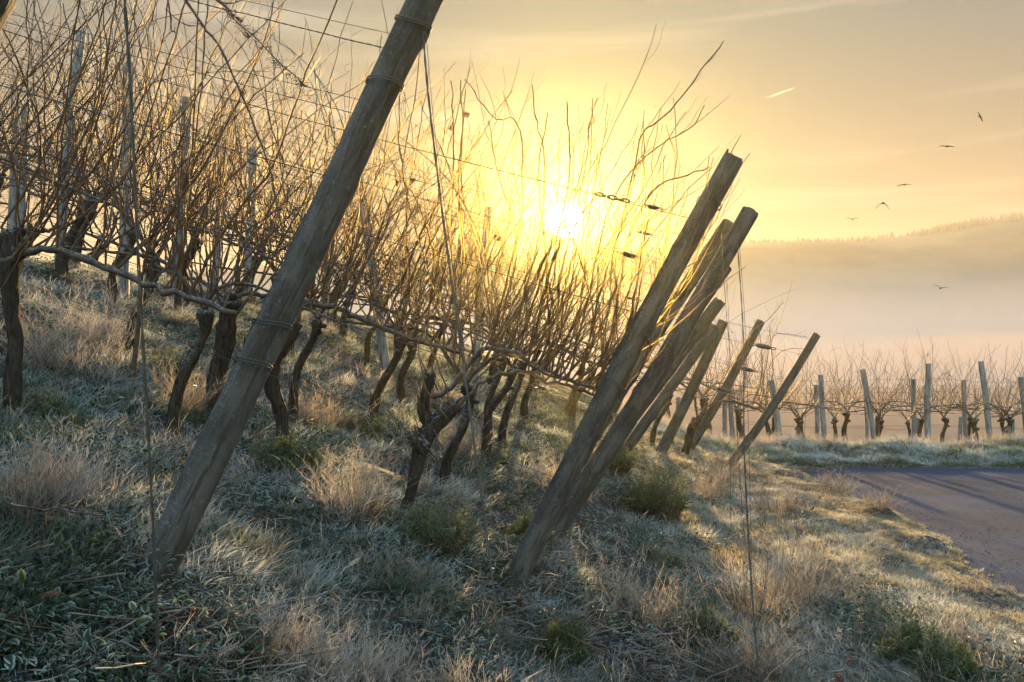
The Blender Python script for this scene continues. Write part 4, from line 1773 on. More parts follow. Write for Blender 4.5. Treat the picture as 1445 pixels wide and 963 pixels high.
def scatter(name, label, coll, pts, rots, scls, idxs):
    m = bpy.data.meshes.new(name)
    n = len(pts)
    m.vertices.add(n)
    m.vertices.foreach_set('co', np.asarray(pts, np.float32).ravel())
    a = m.attributes.new('rot', 'FLOAT_VECTOR', 'POINT')
    a.data.foreach_set('vector', np.asarray(rots, np.float32).ravel())
    a = m.attributes.new('scl', 'FLOAT', 'POINT')
    a.data.foreach_set('value', np.asarray(scls, np.float32))
    a = m.attributes.new('idx', 'INT', 'POINT')
    a.data.foreach_set('value', np.asarray(idxs, np.int32))
    m.update()
    o = link(name, m)
    ng = bpy.data.node_groups.new(name + '_scatter', 'GeometryNodeTree')
    ng.interface.new_socket('Geometry', in_out='INPUT', socket_type='NodeSocketGeometry')
    ng.interface.new_socket('Geometry', in_out='OUTPUT', socket_type='NodeSocketGeometry')
    gi, go = ng.nodes.new('NodeGroupInput'), ng.nodes.new('NodeGroupOutput')
    ci = ng.nodes.new('GeometryNodeCollectionInfo')
    ci.inputs['Collection'].default_value = coll
    ci.inputs['Separate Children'].default_value = True
    ci.inputs['Reset Children'].default_value = True
    iop = ng.nodes.new('GeometryNodeInstanceOnPoints')
    iop.inputs['Pick Instance'].default_value = True

    def na(nm, ty):
        q = ng.nodes.new('GeometryNodeInputNamedAttribute')
        q.data_type = ty
        q.inputs['Name'].default_value = nm
        return q.outputs['Attribute']
    ng.links.new(gi.outputs[0], iop.inputs['Points'])
    ng.links.new(ci.outputs[0], iop.inputs['Instance'])
    ng.links.new(na('idx', 'INT'), iop.inputs['Instance Index'])
    e2r = ng.nodes.new('FunctionNodeEulerToRotation')
    ng.links.new(na('rot', 'FLOAT_VECTOR'), e2r.inputs[0])
    ng.links.new(e2r.outputs[0], iop.inputs['Rotation'])
    ng.links.new(na('scl', 'FLOAT'), iop.inputs['Scale'])
    ng.links.new(iop.outputs[0], go.inputs[0])
    md = o.modifiers.new('scatter', 'NODES')
    md.node_group = ng
    tag(o, label, 'grass', kind='stuff')
    return o


nrng = np.random.default_rng(12)


def candidates(n, y0, y1, pw=1.0, pxlo=-260, pxhi=1720):
    """random ground points, thinner with distance"""
    u = nrng.random(n)
    if abs(pw - 1) < 1e-6:
        y = y0 * (y1 / y0) ** u
    else:
        q = 1 - pw
        y = (y0 ** q + u * (y1 ** q - y0 ** q)) ** (1 / q)
    px = nrng.uniform(pxlo, pxhi, n)
    x = (px - 722.5) / F * y
    return x, y


def vn(x, y, s, o):
    return np.array([noise.noise((a * s + o, b * s, o)) for a, b in zip(x, y)])


def off_road(x, y, m=0.0):
    """True off the asphalt, with a ragged edge"""
    e = road_edge(y) + m + 0.05 * np.sin(y * 9) + 0.03 * np.sin(y * 23 + 1)
    return (x < e) | (y > 13.85)


BUSHES = [
    # px, y, radius, height, label
    (612, 4.75, .21, .34, 'green feathery bush in front of the knobbed vine'),
    (405, 5.1, .20, .26, 'dark green bush at the foot of the vine right of the thick leaning post'),
    (925, 8.1, .40, .46, 'broad yellow-green bush right of the slanted posts, largest of the bushes'),
    (868, 8.9, .25, .32, 'small yellow-green bush half behind the slanted posts'),
    (1000, 4.75, .17, .24, 'dark green tuft-like bush beside the double guy wire, low in the bank'),
    (238, 6.0, .20, .20, 'low dark green bush left of the torn-bark vine'),
    (60, 4.6, .24, .20, 'low green bush at the foot of the thick dark vine at left edge'),
    (1285, 4.4, .17, .24, 'brownish green weedy bush low at the right, nearest the road edge'),
    (1330, 4.15, .16, .24, 'golden seed-headed bush at lower right beside the asphalt'),
    (790, 4.2, .15, .16, 'small mossy green bush just right of the notched post\'s foot'),
    (745, 5.6, .16, .22, 'small green bush between two vine trunks left of the slanted posts'),
    (500, 6.9, .22, .2, 'dim green bush under the vines behind a tall dry grass clump'),
]
CLUMPS = [
    # px, y, radius, height, label
    (492, 4.65, .20, .42, 'tall dry tan grass clump left of the knobbed vine'),
    (258, 5.5, .17, .42, 'upright pale dry grass clump left of the torn-bark vine'),
    (75, 5.4, .32, .55, 'wide bushy tan grass clump right of the thick dark vine at left'),
    (130, 6.0, .20, .38, 'tan grass clump beneath the hill stakes, right of a wider one'),
    (905, 4.9, .22, .36, 'tan grass clump in the gap right of the notched slanted post'),
    (1075, 5.2, .28, .50, 'large straggly dry clump around the double guy wire'),
    (1130, 5.5, .26, .40, 'straggly dry clump right of the double guy wire'),
    (1105, 8.5, .30, .42, 'dry frosted clump at the foot of the most tilted end post'),
    (60, 3.35, .26, .34, 'brown feathery dry clump at the left edge below the hill'),
    (95, 3.5, .24, .24, 'low brown feathery clump left of the thick post\'s foot'),
    (380, 3.05, .20, .26, 'frosted brown clump right of the thick post\'s foot'),
    (560, 2.75, .26, .26, 'pale frosted clump at the bottom edge, left of centre'),
    (440, 2.72, .22, .24, 'frosted feathery clump at the bottom edge near the fallen orange leaves'),
    (790, 2.85, .16, .34, 'straw-coloured upright grass clump at bottom centre'),
    (1060, 4.3, .26, .34, 'dark-based dry clump beside the lowest green tuft-like bush'),
    (640, 7.0, .28, .36, 'tan clump in the shade behind the knobbed vine'),
    (430, 6.4, .28, .34, 'tan clump behind the forked vine right of the thick post'),
    (1000, 9.6, .3, .36, 'dry clump behind the broad yellow-green bush'),
    (1345, 4.55, .18, .22, 'golden dry clump by the asphalt edge at lower right'),
    (1240, 8.9, .14, .24, 'golden frosted clump on the verge halfway along the road edge'),
    (1032, 11.2, .26, .40, 'dry frosted clump hiding the foot of the most tilted end post'),
    (1012, 10.6, .24, .36, 'dry clump left of the most tilted end post, by the lone slanted one'),
    (1180, 10.5, .16, .24, 'golden frosted clump on the verge near the far road bend'),
]


def bush(px, y, r, h, label, seed):
    rng = random.Random(seed)
    loc = on_ground(px, y)
    mb = MB()
    n = int(150 + 900 * r)
    mb.cur = 0
    st = MB()
    for i in range(n):
        a = rng.uniform(0, 2 * math.pi)
        q = rng.random() ** .6
        lump = 0.75 + 0.45 * noise.noise((math.cos(a) * 1.5 + seed, math.sin(a) * 1.5, q * 2))
        base = Vector((math.cos(a) * r * .45 * q, math.sin(a) * r * .45 * q, 0))
        top = Vector((math.cos(a) * r * q * lump * 1.15, math.sin(a) * r * q * lump * 1.15, h * (1.0 - 0.55 * q ** 2) * rng.uniform(.55, 1.12) * lump))
        pts = smooth_path([base, base.lerp(top, .5) + Vector((0, 0, h * .08)), top], 6)
        mb.cur = 1
        mb.ring_tube(pts, [.0016 * (1 - .6 * k / 6) for k in range(7)], 3, False)
        mb.cur = 0
        for b in range(15):
            f = rng.uniform(.3, 1)
            j = min(5, int(f * 6))
            p = pts[j].lerp(pts[j + 1], f * 6 - j)
            d = ((pts[j + 1] - pts[j]).normalized() * .8 + rand_dir(rng, rng.uniform(-.2, .7))).normalized()
            mb.blade(p, d, rng.uniform(.016, .042), rng.uniform(.004, .008), Vector((0, 0, -.2)), d.cross(Vector((rng.gauss(0, 1), rng.gauss(0, 1), 1))).normalized(), 2, f * .5)
    o = link('green_bush', mb.mesh('green_bush', [M_BUSH, M_STEM], False))
    o.location = loc - Vector((0, 0, .03))
    tag(o, label, 'bush', 'green bushes on the slope')


for i, (px, y, r, h, lab) in enumerate(BUSHES):
    bush(px, y, r * 1.15, h * 1.25, lab, 900 + i)


def clump(px, y, r, h, label, seed):
    rng = random.Random(seed)
    loc = on_ground(px, y)
    mb = MB()
    ns = int(90 + 500 * r)
    for i in range(ns):
        a = rng.uniform(0, 2 * math.pi)
        rr = r * math.sqrt(rng.random())
        lump = 0.8 + 1.1 * noise.noise((math.cos(a) * 1.1 + seed, math.sin(a) * 1.1, 0.5))
        p = Vector((math.cos(a) * rr * .9 * lump + rng.gauss(0, r * .22), math.sin(a) * rr * .9 * lump + rng.gauss(0, r * .22), -0.02))
        L = h * rng.uniform(.35, 1.2) * (0.75 + .35 * lump)
        d = (Vector((math.cos(a), math.sin(a), 0)) * rng.uniform(.0, .7) * (rr / r) + Vector((rng.gauss(.03, .2), rng.gauss(0, .2), 1))).normalized()
        if rng.random() < 0.45:
            mb.cur = 0
            mb.blade(p, d, L * .9, .0034, Vector((rng.gauss(.15, .6), rng.gauss(0, .6), -.35)) * 1.0, d.cross(Vector((rng.gauss(0, 1), rng.gauss(0, 1), .3))).normalized(), 5)
            continue
        pts = [p]
        m = 7
        bend = Vector((rng.gauss(.1, .5), rng.gauss(0, .5), -.2))
        for k in range(m):
            d = (d + bend * (.6 / m)).normalized()
            pts.append(pts[-1] + d * L / m)
        mb.cur = 1
        mb.ring_tube(pts, [.0014 * (1 - .55 * k / m) for k in range(m + 1)], 3, False)
        mb.cur = 0
        for b in range(12):
            f = rng.uniform(.3, 1.0)
            j = min(m - 1, int(f * m))
            q = pts[j].lerp(pts[j + 1], f * m - j)
            dd = ((pts[j + 1] - pts[j]).normalized() + rand_dir(rng, .4) * .75).normalized()
            mb.blade(q, dd, h * .13 * rng.uniform(.4, 1.3), .0024, Vector((rng.gauss(0, .4), rng.gauss(0, .4), rng.uniform(-.5, .2))), dd.orthogonal().normalized(), 2, .25 + .5 * f)
    o = link('dry_grass_clump', mb.mesh('dry_grass_clump', [M_TAN, M_STEM], False))
    o.location = loc
    tag(o, label, 'grass clump', 'dry grass clumps')


for i, b in enumerate(CLUMPS):
    clump(*b, 1900 + i)

# ---- carpets of small plants
S_GRASS = source('short_tuft', [tuft_grass(10 + i, 54, .085, .035, .10, .0038, .9, .5, M_GRASS) for i in range(7)])
S_PALE = source('pale_tuft', [tuft_grass(30 + i, 40, .07, .06, .16, .0034, .8, .75, M_PALE, 4) for i in range(7)])
S_TAN = source('tan_tuft', [tuft_feather(50 + i, 14, .07, .08, .20, M_TAN) for i in range(6)])
S_LEAF = source('weed_tuft', [tuft_leafy(70 + i, 48, .12, .014, .036, M_LEAFY) for i in range(6)])
S_LIT = source('litter_tuft', [tuft_litter(90 + i, 12, M_STEM) for i in range(5)])
S_DEAD = source('dead_tuft', [tuft_dead(110 + i, 4) for i in range(4)])
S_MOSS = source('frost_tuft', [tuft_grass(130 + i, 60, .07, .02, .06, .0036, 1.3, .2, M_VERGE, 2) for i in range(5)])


def scat(name, label, coll, x, y, smin_, smax_, tilt=0.25, sink=0.0):
    n = len(x)
    z = H(x, y) - sink
    pts = np.stack([x, y, z], 1)
    rots = np.stack([nrng.normal(0, tilt, n), nrng.normal(0, tilt, n), nrng.uniform(0, 6.283, n)], 1)
    # stand at right angles to the slope
    rots[:, 1] += 0.2 * (x < road_edge(y) - 1.6) * 1.0
    scl = nrng.uniform(smin_, smax_, n) * (1 - .45 * sstep(-1.3, -.3, x - road_edge(np.minimum(y, 13))) * (y < 13.7))
    idx = nrng.integers(0, len(coll.objects), n)
    return scatter(name, label, coll, pts, rots, scl, idx)


BARE = [(722, 4.55, .28, .35), (212, 2.9, .24, .42), (240, 3.1, .2, .2), (880, 4.3, .55, .3), (690, 5.1, .5, .25), (960, 3.9, .5, .3), (290, 4.2, .35, .2), (240, 2.75, .45, .2), (760, 5.0, .4, .3), (1010, 3.6, .4, .25)]


def bare(x, y):
    b = np.zeros_like(x)
    for px, yy, rx, ry in BARE:
        xx = (px - 722.5) / F * yy
        b = np.maximum(b, np.exp(-(((x - xx) / rx) ** 2 + ((y - yy) / ry) ** 2)))
    return b


def verge_w(x, y):
    """1 on the sunlit verge by the road and the far bank"""
    return sstep(-2.1, -1.2, x - road_edge(np.minimum(y, 13)))


x, y = candidates(30000, 2.0, 13.6, 0.7)
n1 = vn(x, y, 1.1, 5.0)
k = off_road(x, y, -.02) & (nrng.random(len(x)) < np.clip(0.50 + 2.2 * n1, 0.04, 1) * (1 - .95 * bare(x, y)))
scat('frosted_grass', 'short frosted green grass covering the slope', S_GRASS, x[k], y[k], .6, 1.25)

x, y = candidates(24000, 2.0, 13.6, 0.7)
n1 = vn(x, y, 1.4, 25.0)
k = off_road(x, y, -.05) & (nrng.random(len(x)) < np.clip(0.08 + 1.6 * n1, 0.02, 1) * (1 - 1.0 * bare(x, y)) * (1 - .3 * verge_w(x, y)))
scat('pale_grass', 'long pale rimed grass lying in swathes on the slope', S_PALE, x[k], y[k], .6, 1.2, .35)

x, y = candidates(6000, 2.1, 13.6, 0.8)
n1 = vn(x, y, 1.2, 45.0)
k = off_road(x, y, -.15) & (nrng.random(len(x)) < np.clip(-0.35 + 1.5 * n1, 0.01, 1) * (1 - 1.0 * bare(x, y)))
scat('dry_grass', 'fine dry tan grass scattered over the slope', S_TAN, x[k], y[k], .5, 1.25, .2)

x, y = candidates(11000, 2.0, 12.5, 0.8)
n1 = vn(x, y, 1.3, 65.0)
px = 722.5 + F * x / y
left = sstep(380, 100, px) * sstep(3.4, 2.7, y)
k = off_road(x, y, -1.0) & (nrng.random(len(x)) < np.clip(0.0 + 1.5 * n1 + .9 * left, 0.02, 1) * (1 - .6 * bare(x, y)))
scat('leafy_weeds', 'frost-rimmed dark leafy weeds creeping over the slope', S_LEAF, x[k], y[k], .6, 1.35, .25)

x, y = candidates(9000, 2.0, 12, 0.8)
k = off_road(x, y, -.3) & (nrng.random(len(x)) < .05 + .55 * bare(x, y))
scat('fallen_twigs', 'fallen canes and dead stalks lying between the grass', S_LIT, x[k], y[k], .7, 1.5, .15)

x, y = candidates(1500, 2.2, 11, 0.8)
n1 = vn(x, y, 1.7, 85.0)
k = off_road(x, y, -.3) & (nrng.random(len(x)) < .16 + .6 * np.clip(n1, 0, 1))
scat('fallen_leaves', 'brown fallen vine leaves caught in the frosty grass', S_DEAD, x[k], y[k], .45, .8, .3)

# cropped frosty verge
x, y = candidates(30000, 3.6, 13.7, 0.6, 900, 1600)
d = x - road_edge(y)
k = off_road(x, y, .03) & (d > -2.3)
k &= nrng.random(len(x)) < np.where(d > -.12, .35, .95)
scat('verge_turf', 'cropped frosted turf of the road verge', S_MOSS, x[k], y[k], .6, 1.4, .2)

x, y = candidates(9000, 13.85, 17.5, 0.5, 880, 1560)
k = (y > 13.8) & (nrng.random(len(x)) < .9)
k &= nrng.random(len(x)) < np.clip(.4 + 1.4 * vn(x, y, .9, 3.0), .05, 1)
scat('bank_grass', 'frosted grass of the bank beyond the road', S_PALE, x[k], y[k], .6, 1.15, .3)
x, y = candidates(9000, 13.85, 16.5, 0.5, 880, 1560)
k = (y > 13.8)
scat('bank_turf', 'short frosted green turf of the bank beyond the road', S_GRASS, x[k], y[k], .9, 1.7, .3)
x, y = candidates(2200, 13.85, 18.5, 0.5, 880, 1560)
k = (y > 14.9)
scat('bank_dry_grass', 'dry tan grass under the vines beyond the road', S_TAN, x[k], y[k], .8, 1.5, .2)
# ------------------------------------------------------------------ wire tensioners
def tensioner(p, d, L, label, kind=0):
    mb = MB()
    d = d.normalized()
    u = d.cross(Vector((0, 1, 0))).normalized()
    v = u.cross(d)

    def oval(c, a, b, r, rot=0.0):
        e1 = d
        e2 = (u * math.cos(rot) + v * math.sin(rot))
        n = 18
        pts = [c + e1 * (math.cos(2 * math.pi * i / n) * a) + e2 * (math.sin(2 * math.pi * i / n) * b) for i in range(n + 1)]
        mb.ring_tube(pts, r, 6, False)
    if kind == 0:
        # short chain of oval links on a flat ratchet plate
        oval(p - d * L * .55, L * .2, L * .085, L * .035, .3)
        oval(p - d * L * .28, L * .2, L * .085, L * .035, 1.5)
        oval(p, L * .22, L * .095, L * .04, .2)
        oval(p + d * L * .30, L * .22, L * .095, L * .04, 1.2)
        oval(p + d * L * .60, L * .2, L * .085, L * .035, .4)
        mb.ring_tube([p - d * L * .9, p - d * L * .72], L * .02, 5)
        mb.ring_tube([p + d * L * .78, p + d * L], L * .02, 5)
    elif kind == 1:
        # body with drum and two eyes
        b = [p - d * L * .45, p - d * L * .4, p - d * L * .2, p + d * L * .25, p + d * L * .42, p + d * L * .46]
        mb.ring_tube(b, [L * .05, L * .12, L * .15, L * .14, L * .10, L * .04], 10)
        mb.ring_tube([p - v * L * .26 + d * L * .05, p + v * L * .26 + d * L * .05], L * .07, 10)
        oval(p - d * L * .6, L * .16, L * .07, L * .028)
        oval(p + d * L * .6, L * .16, L * .07, L * .028)
    else:
        oval(p - d * L * .25, L * .3, L * .15, L * .055, .2)
        oval(p + d * L * .28, L * .3, L * .15, L * .055, 1.1)
        mb.ring_tube([p - d * L * 1.0, p - d * L * .5], L * .018, 5)
        mb.ring_tube([p + d * L * .5, p + d * L * 1.1], L * .018, 5)
    o = link('wire_tensioner', mb.mesh('wire_tensioner', M_GALV))
    o.data.transform(Matrix.Translation(-p))
    o.location = p
    tag(o, label, 'wire tensioner', 'wire tensioners near the end posts')


DW = Vector((1, 0, -0.30))
for px, py, y, L, lab, kd in [
    (865, 235, 4.85, .12, 'chain-like tensioner on the top wire, right above the sun', 0),
    (917, 291, 4.88, .07, 'barrel tensioner nearest the slanted post, second below the chain-like one', 1),
    (914, 331, 4.9, .075, 'small barrel tensioner in the glow right of the sun', 1),
    (884, 363, 5.4, .09, 'barrel tensioner in the glow below right of the sun', 1),
    (896, 408, 5.6, .065, 'small barrel tensioner low in the canes, left of the slanted post', 1),
    (705, 497, 4.95, .10, 'dim barrel tensioner on the bent arm of the knobbed vine', 1),
    (763, 554, 5.2, .07, 'pair of shackle links on the low wire before a thick trunk', 2),
    (358, 232, 4.6, .06, 'dark tensioner amid the canes left of the thick leaning post', 1),
    (1081, 483, 12.3, .22, 'dark tensioner between the two lone slanted posts, upper one', 1),
    (1061, 515, 12.4, .18, 'dark tensioner between the two lone slanted posts, lower one', 1),
    (1015, 597, 12.4, .20, 'dark tensioner near the ground by the lone slanted end post', 1),
]:
    best = None
    for kk, pts in WIRES:
        if abs(ROWS[kk][0].y - y) > 1.5:
            continue
        for p, q in zip(pts, pts[1:]):
            for f in (0, .25, .5, .75):
                w = p.lerp(q, f)
                e = abs(722.5 + F * w.x / w.y - px) + abs(500 - F * w.z / w.y - py)
                if best is None or e < best[0]:
                    best = (e, w, p - q)
    if best and best[0] < 60:
        tensioner(best[1], best[2], L, lab, kd)

# old tendrils and moss wound along the top wire of the first row
rng = random.Random(4)
mb = MB()
tw = [p for kk, p in WIRES if kk == 1]


def on_wire(px, py):
    c = [p.lerp(q, f) for w in tw for p, q in zip(w, w[1:]) for f in (0, .2, .4, .6, .8)]
    return min(c, key=lambda w: abs(722.5 + F * w.x / w.y - px) * 3 + abs(500 - F * w.z / w.y - py))


a = on_wire(318, 55)
b = on_wire(432, 92)
for i in range(90):
    f = rng.random()
    p = a.lerp(b, f) + Vector((0, rng.gauss(0, .004), rng.gauss(0, .004) - 0.03 * math.sin(f * math.pi) * .3))
    d = Vector((rng.gauss(0, 1), rng.gauss(0, 1), rng.gauss(0, 1))).normalized()
    pts = [p]
    for k in range(4):
        d = (d + Vector((rng.gauss(0, .9), rng.gauss(0, .9), rng.gauss(0, .9)))).normalized()
        pts.append(pts[-1] + d * .010)
    mb.ring_tube(pts, .0012, 3, False)
mb.ring_tube([a.lerp(b, i / 12) + Vector((0, 0, -.004 * math.sin(i))) for i in range(13)], .0022, 4)
o = link('dried_tendrils', mb.mesh('dried_tendrils', M_ARM))
tag(o, 'dark tangle of dried tendrils wound along a wire at upper left', 'tendrils')

# ------------------------------------------------------------------ single leaves, sticks and stalks
bpy.context.view_layer.update()
CANE_PTS = []
for ob in COL.objects:
    if ob.name.startswith('cane') and ob.parent and ob.parent.location.y < 8 and len(ob.data.vertices):
        MW = ob.matrix_world
        CANE_PTS += [MW @ v.co for v in list(ob.data.vertices)[::6]]
CANE_NP = np.array([tuple(p) for p in CANE_PTS])


def near_cane(p):
    d = np.abs(CANE_NP - np.array(tuple(p)))
    e = ((d * np.array([1, .35, 1])) ** 2).sum(1)
    return CANE_PTS[int(e.argmin())]


rng = random.Random(8)
for px, py, y, s, lab in [
    (629, 170, 4.9, .05, 'curled brown vine leaf hanging high left of the sun'),
    (652, 160, 4.9, .04, 'small orange vine leaf next to a curled brown one'),
    (359, 125, 4.2, .035, 'tiny orange leaf alone in the sky at upper left'),
    (583, 248, 5.2, .05, 'rust-red vine leaf hanging beside the thick leaning post'),
    (554, 246, 5.2, .045, 'brown vine leaf just left of a rust-red one'),
    (562, 360, 5.0, .06, 'dark curled leaf hanging in the canes above the vine heads'),
    (586, 286, 5.0, .045, 'dull leaf caught in canes below the rust-red one'),
    (836, 446, 4.9, .07, 'large glowing orange leaf among canes left of the slanted post'),
    (344, 462, 3.6, .045, 'dark shrivelled leaf hanging at the side of the thick leaning post'),
    (700, 325, 5.6, .06, 'leaf silhouette in the glow left of the sun'),
]:
    p = near_cane(U(px, py, y))
    o = link('hanging_leaf', leaf_mesh(rng, Vector((0, 0, 0)), s * .55))
    o.location = p
    tag(o, lab, 'leaf', 'withered leaves left on the vines')

for px, y, s, lab in [(655, 4.35, .055, 'orange-brown fallen leaf left of the notched post\'s foot'),
                      (735, 4.55, .05, 'bright orange fallen leaf at the notched post\'s foot'),
                      (262, 2.95, .07, 'curled brown leaf on the ground right of the thick post\'s foot'),
                      (355, 2.72, .075, 'broad brown leaf on dark soil, lower left'),
                      (272, 2.75, .06, 'frosted curled leaf below the thick post\'s foot'),
                      (440, 4.6, .07, 'rust-coloured fallen leaf beside the tall dry grass clump'),
                      (40, 3.3, .05, 'small rust leaf near the left edge under dry grass')]:
    p = on_ground(px, y) + Vector((0, 0, .07))
    mb = MB()
    for q in range(3):
        a = rng.uniform(0, 6.28)
        leaf(mb, Vector((0, 0, 0)), Vector((math.cos(a), math.sin(a), .4)), s * rng.uniform(.9, 1.3), s * .45, Vector((rng.gauss(0, .5), -.6, 1)), rng.uniform(-.4, .8))
    o = link('fallen_leaf', mb.mesh('fallen_leaf', M_DEAD, False))
    o.location = p
    o.scale = (.7, .7, .7)
    tag(o, lab, 'leaf', 'fallen leaves one can pick out')


def stalk(px, y, h, label, seed, lean=0.1, seed_head=True, mat=None):
    rng = random.Random(seed)
    loc = on_ground(px, y)
    mb = MB()
    d = Vector((lean, rng.gauss(0, .1), 1)).normalized()
    pts = [Vector((0, 0, -.03))]
    n = 14
    for i in range(n):
        d = (d + Vector((rng.gauss(0, .05), rng.gauss(0, .05), 0))).normalized()
        pts.append(pts[-1] + d * h / n)
    mb.ring_tube(pts, [.0028 * (1 - .6 * i / n) for i in range(n + 1)], 4)
    for i in range(3, n):
        for q in range(rng.randint(1, 3)):
            dd = (d * .6 + rand_dir(rng, .3)).normalized()
            L = h * rng.uniform(.06, .26) * (1.1 - i / n * .6)
            lp = [pts[i]]
            for k in range(4):
                dd = (dd + Vector((rng.gauss(0, .15), rng.gauss(0, .15), .12))).normalized()
                lp.append(lp[-1] + dd * L / 4)
            mb.ring_tube(lp, [.0012, .0011, .001, .0009, .0007], 3)
            if seed_head:
                for k in (2, 3, 4):
                    for z in range(3):
                        e = rand_dir(rng, .2)
                        mb.blade(lp[k], e, .018, .004, Vector((0, 0, .2)), e.orthogonal().normalized(), 2, .6)
    o = link('dry_weed_stalk', mb.mesh('dry_weed_stalk', M_STEM, False))
    o.location = loc
    tag(o, label, 'weed stalk', 'dry weed stalks')


for i, a in enumerate([
    (1065, 5.0, .62, 'tall branching weed stalk beside the double guy wire', .10),
    (1095, 5.6, .66, 'tall weed stalk leaning right of the double guy wire', .35),
    (1020, 5.3, .45, 'short weed stalk left of the double guy wire', -.25),
    (1120, 7.2, .55, 'seed-headed stalk at the foot of the most tilted end post', .2),
    (1150, 9.2, .40, 'thin seed-headed stalk at the bend of the verge', .5),
    (1080, 8.0, .55, 'dense dry stalk left of the most tilted end post\'s foot', -.1),
    (990, 5.0, .42, 'dark stalk leaning left between soil and dry clump', -.5),
    (1160, 5.1, .34, 'low straw stalk right of the straggly clump', .5),
    (55, 2.55, .26, 'straw seed head rising at the lower left corner', -.1),
    (85, 2.60, .20, 'shorter straw seed head beside the one in the lower left corner', .3),
    (345, 2.52, .14, 'fluffy straw seed head at the bottom edge, lower left', .2),
    (180, 2.55, .18, 'straw seed head leaning right at the bottom edge', .5),
    (800, 3.0, .30, 'straw grass head standing at bottom centre', .1),
    (870, 3.1, .24, 'second straw grass head right of the one at bottom centre', .2),
    (1300, 4.2, .22, 'golden seed-headed weed near the lower right corner', .05),
    (1390, 4.1, .26, 'golden seed-headed weed closest to the lower right corner', .05),
    (1210, 4.6, .22, 'golden weed on the lit verge at lower right', .1),
    (765, 6.4, .55, 'dark thin weed stalk in front of the vine trunks near centre', .03),
    (500, 5.6, .4, 'feathery weed stalk among tan grass left of the knobbed vine', .1),
]):
    stalk(a[0], a[1], a[2], a[3], 2000 + i, a[4], i % 3 != 2)


def stick(p, q, r, label, seed):
    rng = random.Random(seed)
    n = 10
    pts = [p.lerp(q, i / n) + Vector((rng.gauss(0, .006), rng.gauss(0, .006), rng.gauss(0, .004))) for i in range(n + 1)]
    mb = MB()
    mb.ring_tube(pts, [r * (1 - .5 * i / n) for i in range(n + 1)], 6)
    for i in (3, 6, 8):
        d = Vector((rng.gauss(0, 1), rng.gauss(0, 1), .5)).normalized()
        mb.ring_tube([pts[i], pts[i] + d * .05, pts[i] + d * .09], [r * .5, r * .4, r * .2], 4)
    o = link('fallen_cane', mb.mesh('fallen_cane', M_ARM))
    tag(o, label, 'cane', 'fallen canes on the ground')


def gp(px, y, dz):
    return on_ground(px, y) + Vector((0, 0, dz))


stick(gp(10, 3.1, .17), gp(142, 3.2, .17), .005, 'dark cane lying level in the dry grass at left edge', 1)
stick(gp(655, 4.9, .05), gp(700, 4.6, .06), .005, 'bent fallen cane below the green feathery bush', 2)
stick(gp(880, 3.9, .05), gp(985, 3.55, .06), .005, 'pale fallen cane across the bare soil, lower right of centre', 3)
stick(gp(870, 4.9, .05), gp(960, 4.5, .08), .006, 'long fallen cane under the tan clump right of the slanted posts', 4)
stick(gp(900, 3.6, .04), gp(935, 3.4, .09), .004, 'forked frosty twig on the bare soil near the bottom edge', 5)
stick(Vector((3.6, 9.3, float(road_z(9.3)) + .018)), Vector((4.0, 9.55, float(road_z(9.5)) + .018)), .007, 'short stick lying on the asphalt', 6)

# grit on the asphalt edge
mb = MB()
rng = random.Random(3)
for i in range(420):
    y = rng.uniform(3.5, 12.5)
    x = float(road_edge(y)) + abs(rng.gauss(0, .28)) + .03
    s = rng.uniform(.003, .011)
    c = Vector((x, y, float(road_z(y)) + .012))
    b = len(mb.v)
    for v in ((1, 0, 0), (-1, 0, 0), (0, 1, 0), (0, -1, 0), (0, 0, .7), (0, 0, -.7)):
        mb.v.append(c + Vector(v) * s * rng.uniform(.6, 1.3))
        mb.t.append(.5)
    for f in ((0, 2, 4), (2, 1, 4), (1, 3, 4), (3, 0, 4), (2, 0, 5), (1, 2, 5), (3, 1, 5), (0, 3, 5)):
        mb.f.append(tuple(b + q for q in f))
        mb.mi.append(0)
o = link('gravel', mb.mesh('gravel', simple_material('grit', (0.16, 0.13, 0.12), 0.9), False))
tag(o, 'loose grit along the edge of the asphalt', 'gravel', kind='stuff')


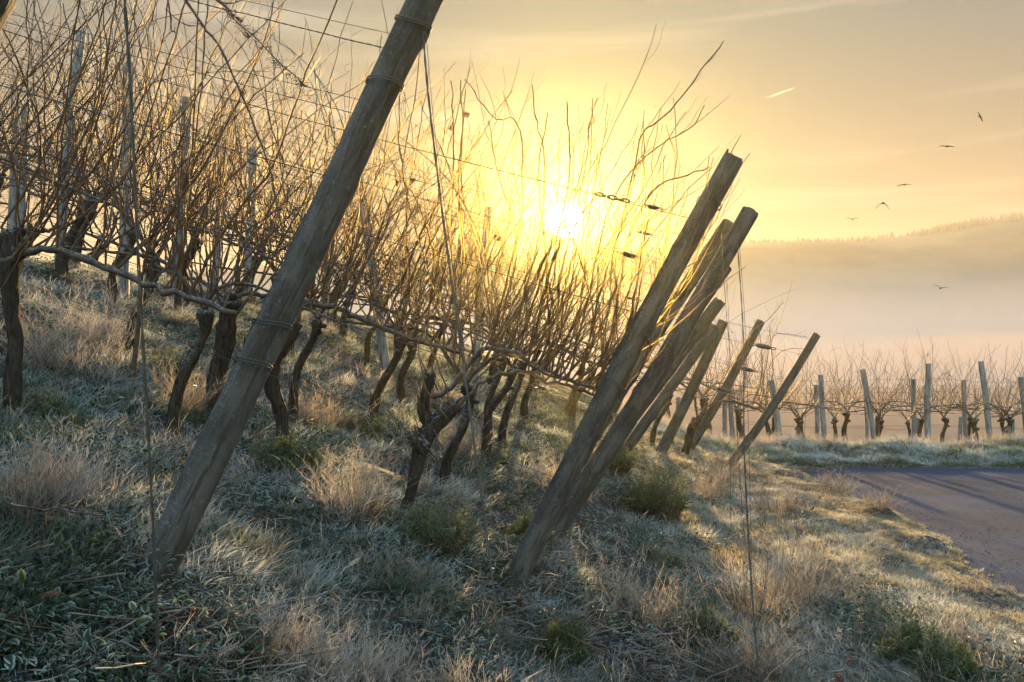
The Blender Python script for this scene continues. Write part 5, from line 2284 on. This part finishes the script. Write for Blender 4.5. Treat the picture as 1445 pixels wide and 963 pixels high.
# ------------------------------------------------------------------ birds
def bird(px, py, y, span, flapl, flapr, yaw, roll, label, pitch=0.0):
    mb = MB()
    body = [(-.50, 0, .0), (-.40, 0, 0), (-.22, 0, .01), (0, 0, .0), (.18, 0, .015), (.28, 0, .03), (.36, 0, .04), (.42, 0, .035), (.50, 0, .025)]
    rad = [.030, .055, .075, .10, .085, .055, .062, .045, .006]
    s = span / 1.55
    mb.ring_tube([Vector(p) * s for p in body], [r * s * 1.5 for r in rad], 10)
    # fanned tail
    for k in range(-2, 3):
        a = k * .16
        d = Vector((-math.cos(a), math.sin(a), -.03))
        p = Vector((-.42, 0, 0)) * s
        w = Vector((0, .05, 0)) * s
        q = p + d * .34 * s
        mb.poly((p - w * .5, p + w * .5, q + w * .7, q - w * .7))
    for sg, fl in ((1, flapl), (-1, flapr)):
        # arm and hand of the wing, feathers as one broad cambered plate with a slotted tip
        sh = Vector((.12, sg * .08, .03))
        a1 = fl
        el = sh + Vector((.06, sg * math.cos(a1) * .40, math.sin(a1) * .40))
        a2 = fl * .35 - .15 if fl > 0 else fl * 1.5
        tip = el + Vector((-.12, sg * math.cos(a2) * .58, math.sin(a2) * .58))
        ch = (.36, .34, .10)
        rows = []
        for p, c in ((sh, .36), (sh.lerp(el, .5), .37), (el, .34), (el.lerp(tip, .45), .27), (tip, .06)):
            rows.append((p, p + Vector((-c * .5, 0, .02)), p + Vector((-c, 0, -.01))))
        th = Vector((0, 0, .03))
        for i in range(4):
            for j in range(2):
                A, B, C2, D = rows[i][j], rows[i][j + 1], rows[i + 1][j + 1], rows[i + 1][j]
                q = [A + th, B + th, C2 + th, D + th]
                q2 = [A - th, D - th, C2 - th, B - th]
                mb.poly([v * s for v in q])
                mb.poly([v * s for v in q2])
        for k in range(4):
            p = el.lerp(tip, .55 + k * .14)
            d = Vector((-.16 + .05 * k, sg * (.05 + .05 * k), .0))
            w = Vector((.02, 0, 0))
            mb.poly([v * s for v in (p - w, p + w, p + d * 1.2 + w * .6, p + d * 1.2 - w * .6)])
        mb.ring_tube([v * s for v in (sh, el, tip)], [.03 * s, .022 * s, .006 * s], 6)
    o = link('bird', mb.mesh('bird', M_BIRD, False))
    o.location = U(px, py, y)
    o.rotation_euler = (roll, pitch, yaw)
    tag(o, label, 'bird', 'birds flying over the valley')


bird(1336, 207, 62, .76, .10, .06, R(80), R(4), 'dark bird gliding with level wings, second highest of the flock')
bird(1383, 165, 74, .70, .55, -.25, R(30), R(48), 'dark bird seen edge-on, highest of the flock')
bird(1276, 261, 62, .72, .30, -.30, R(60), R(-14), 'dark bird with one wing raised, between a gliding and a down-stroking one')
bird(1246, 287, 58, .84, -.62, -.62, R(75), R(6), 'dark bird with both wings swept down in an arch')
bird(1203, 310, 70, .68, .45, .40, R(70), R(3), 'small dark bird with raised wings, lowest of the group beside the sun glow')
bird(1327, 407, 60, .66, .75, .45, R(60), R(10), 'lone dark bird flying low in front of the fog')
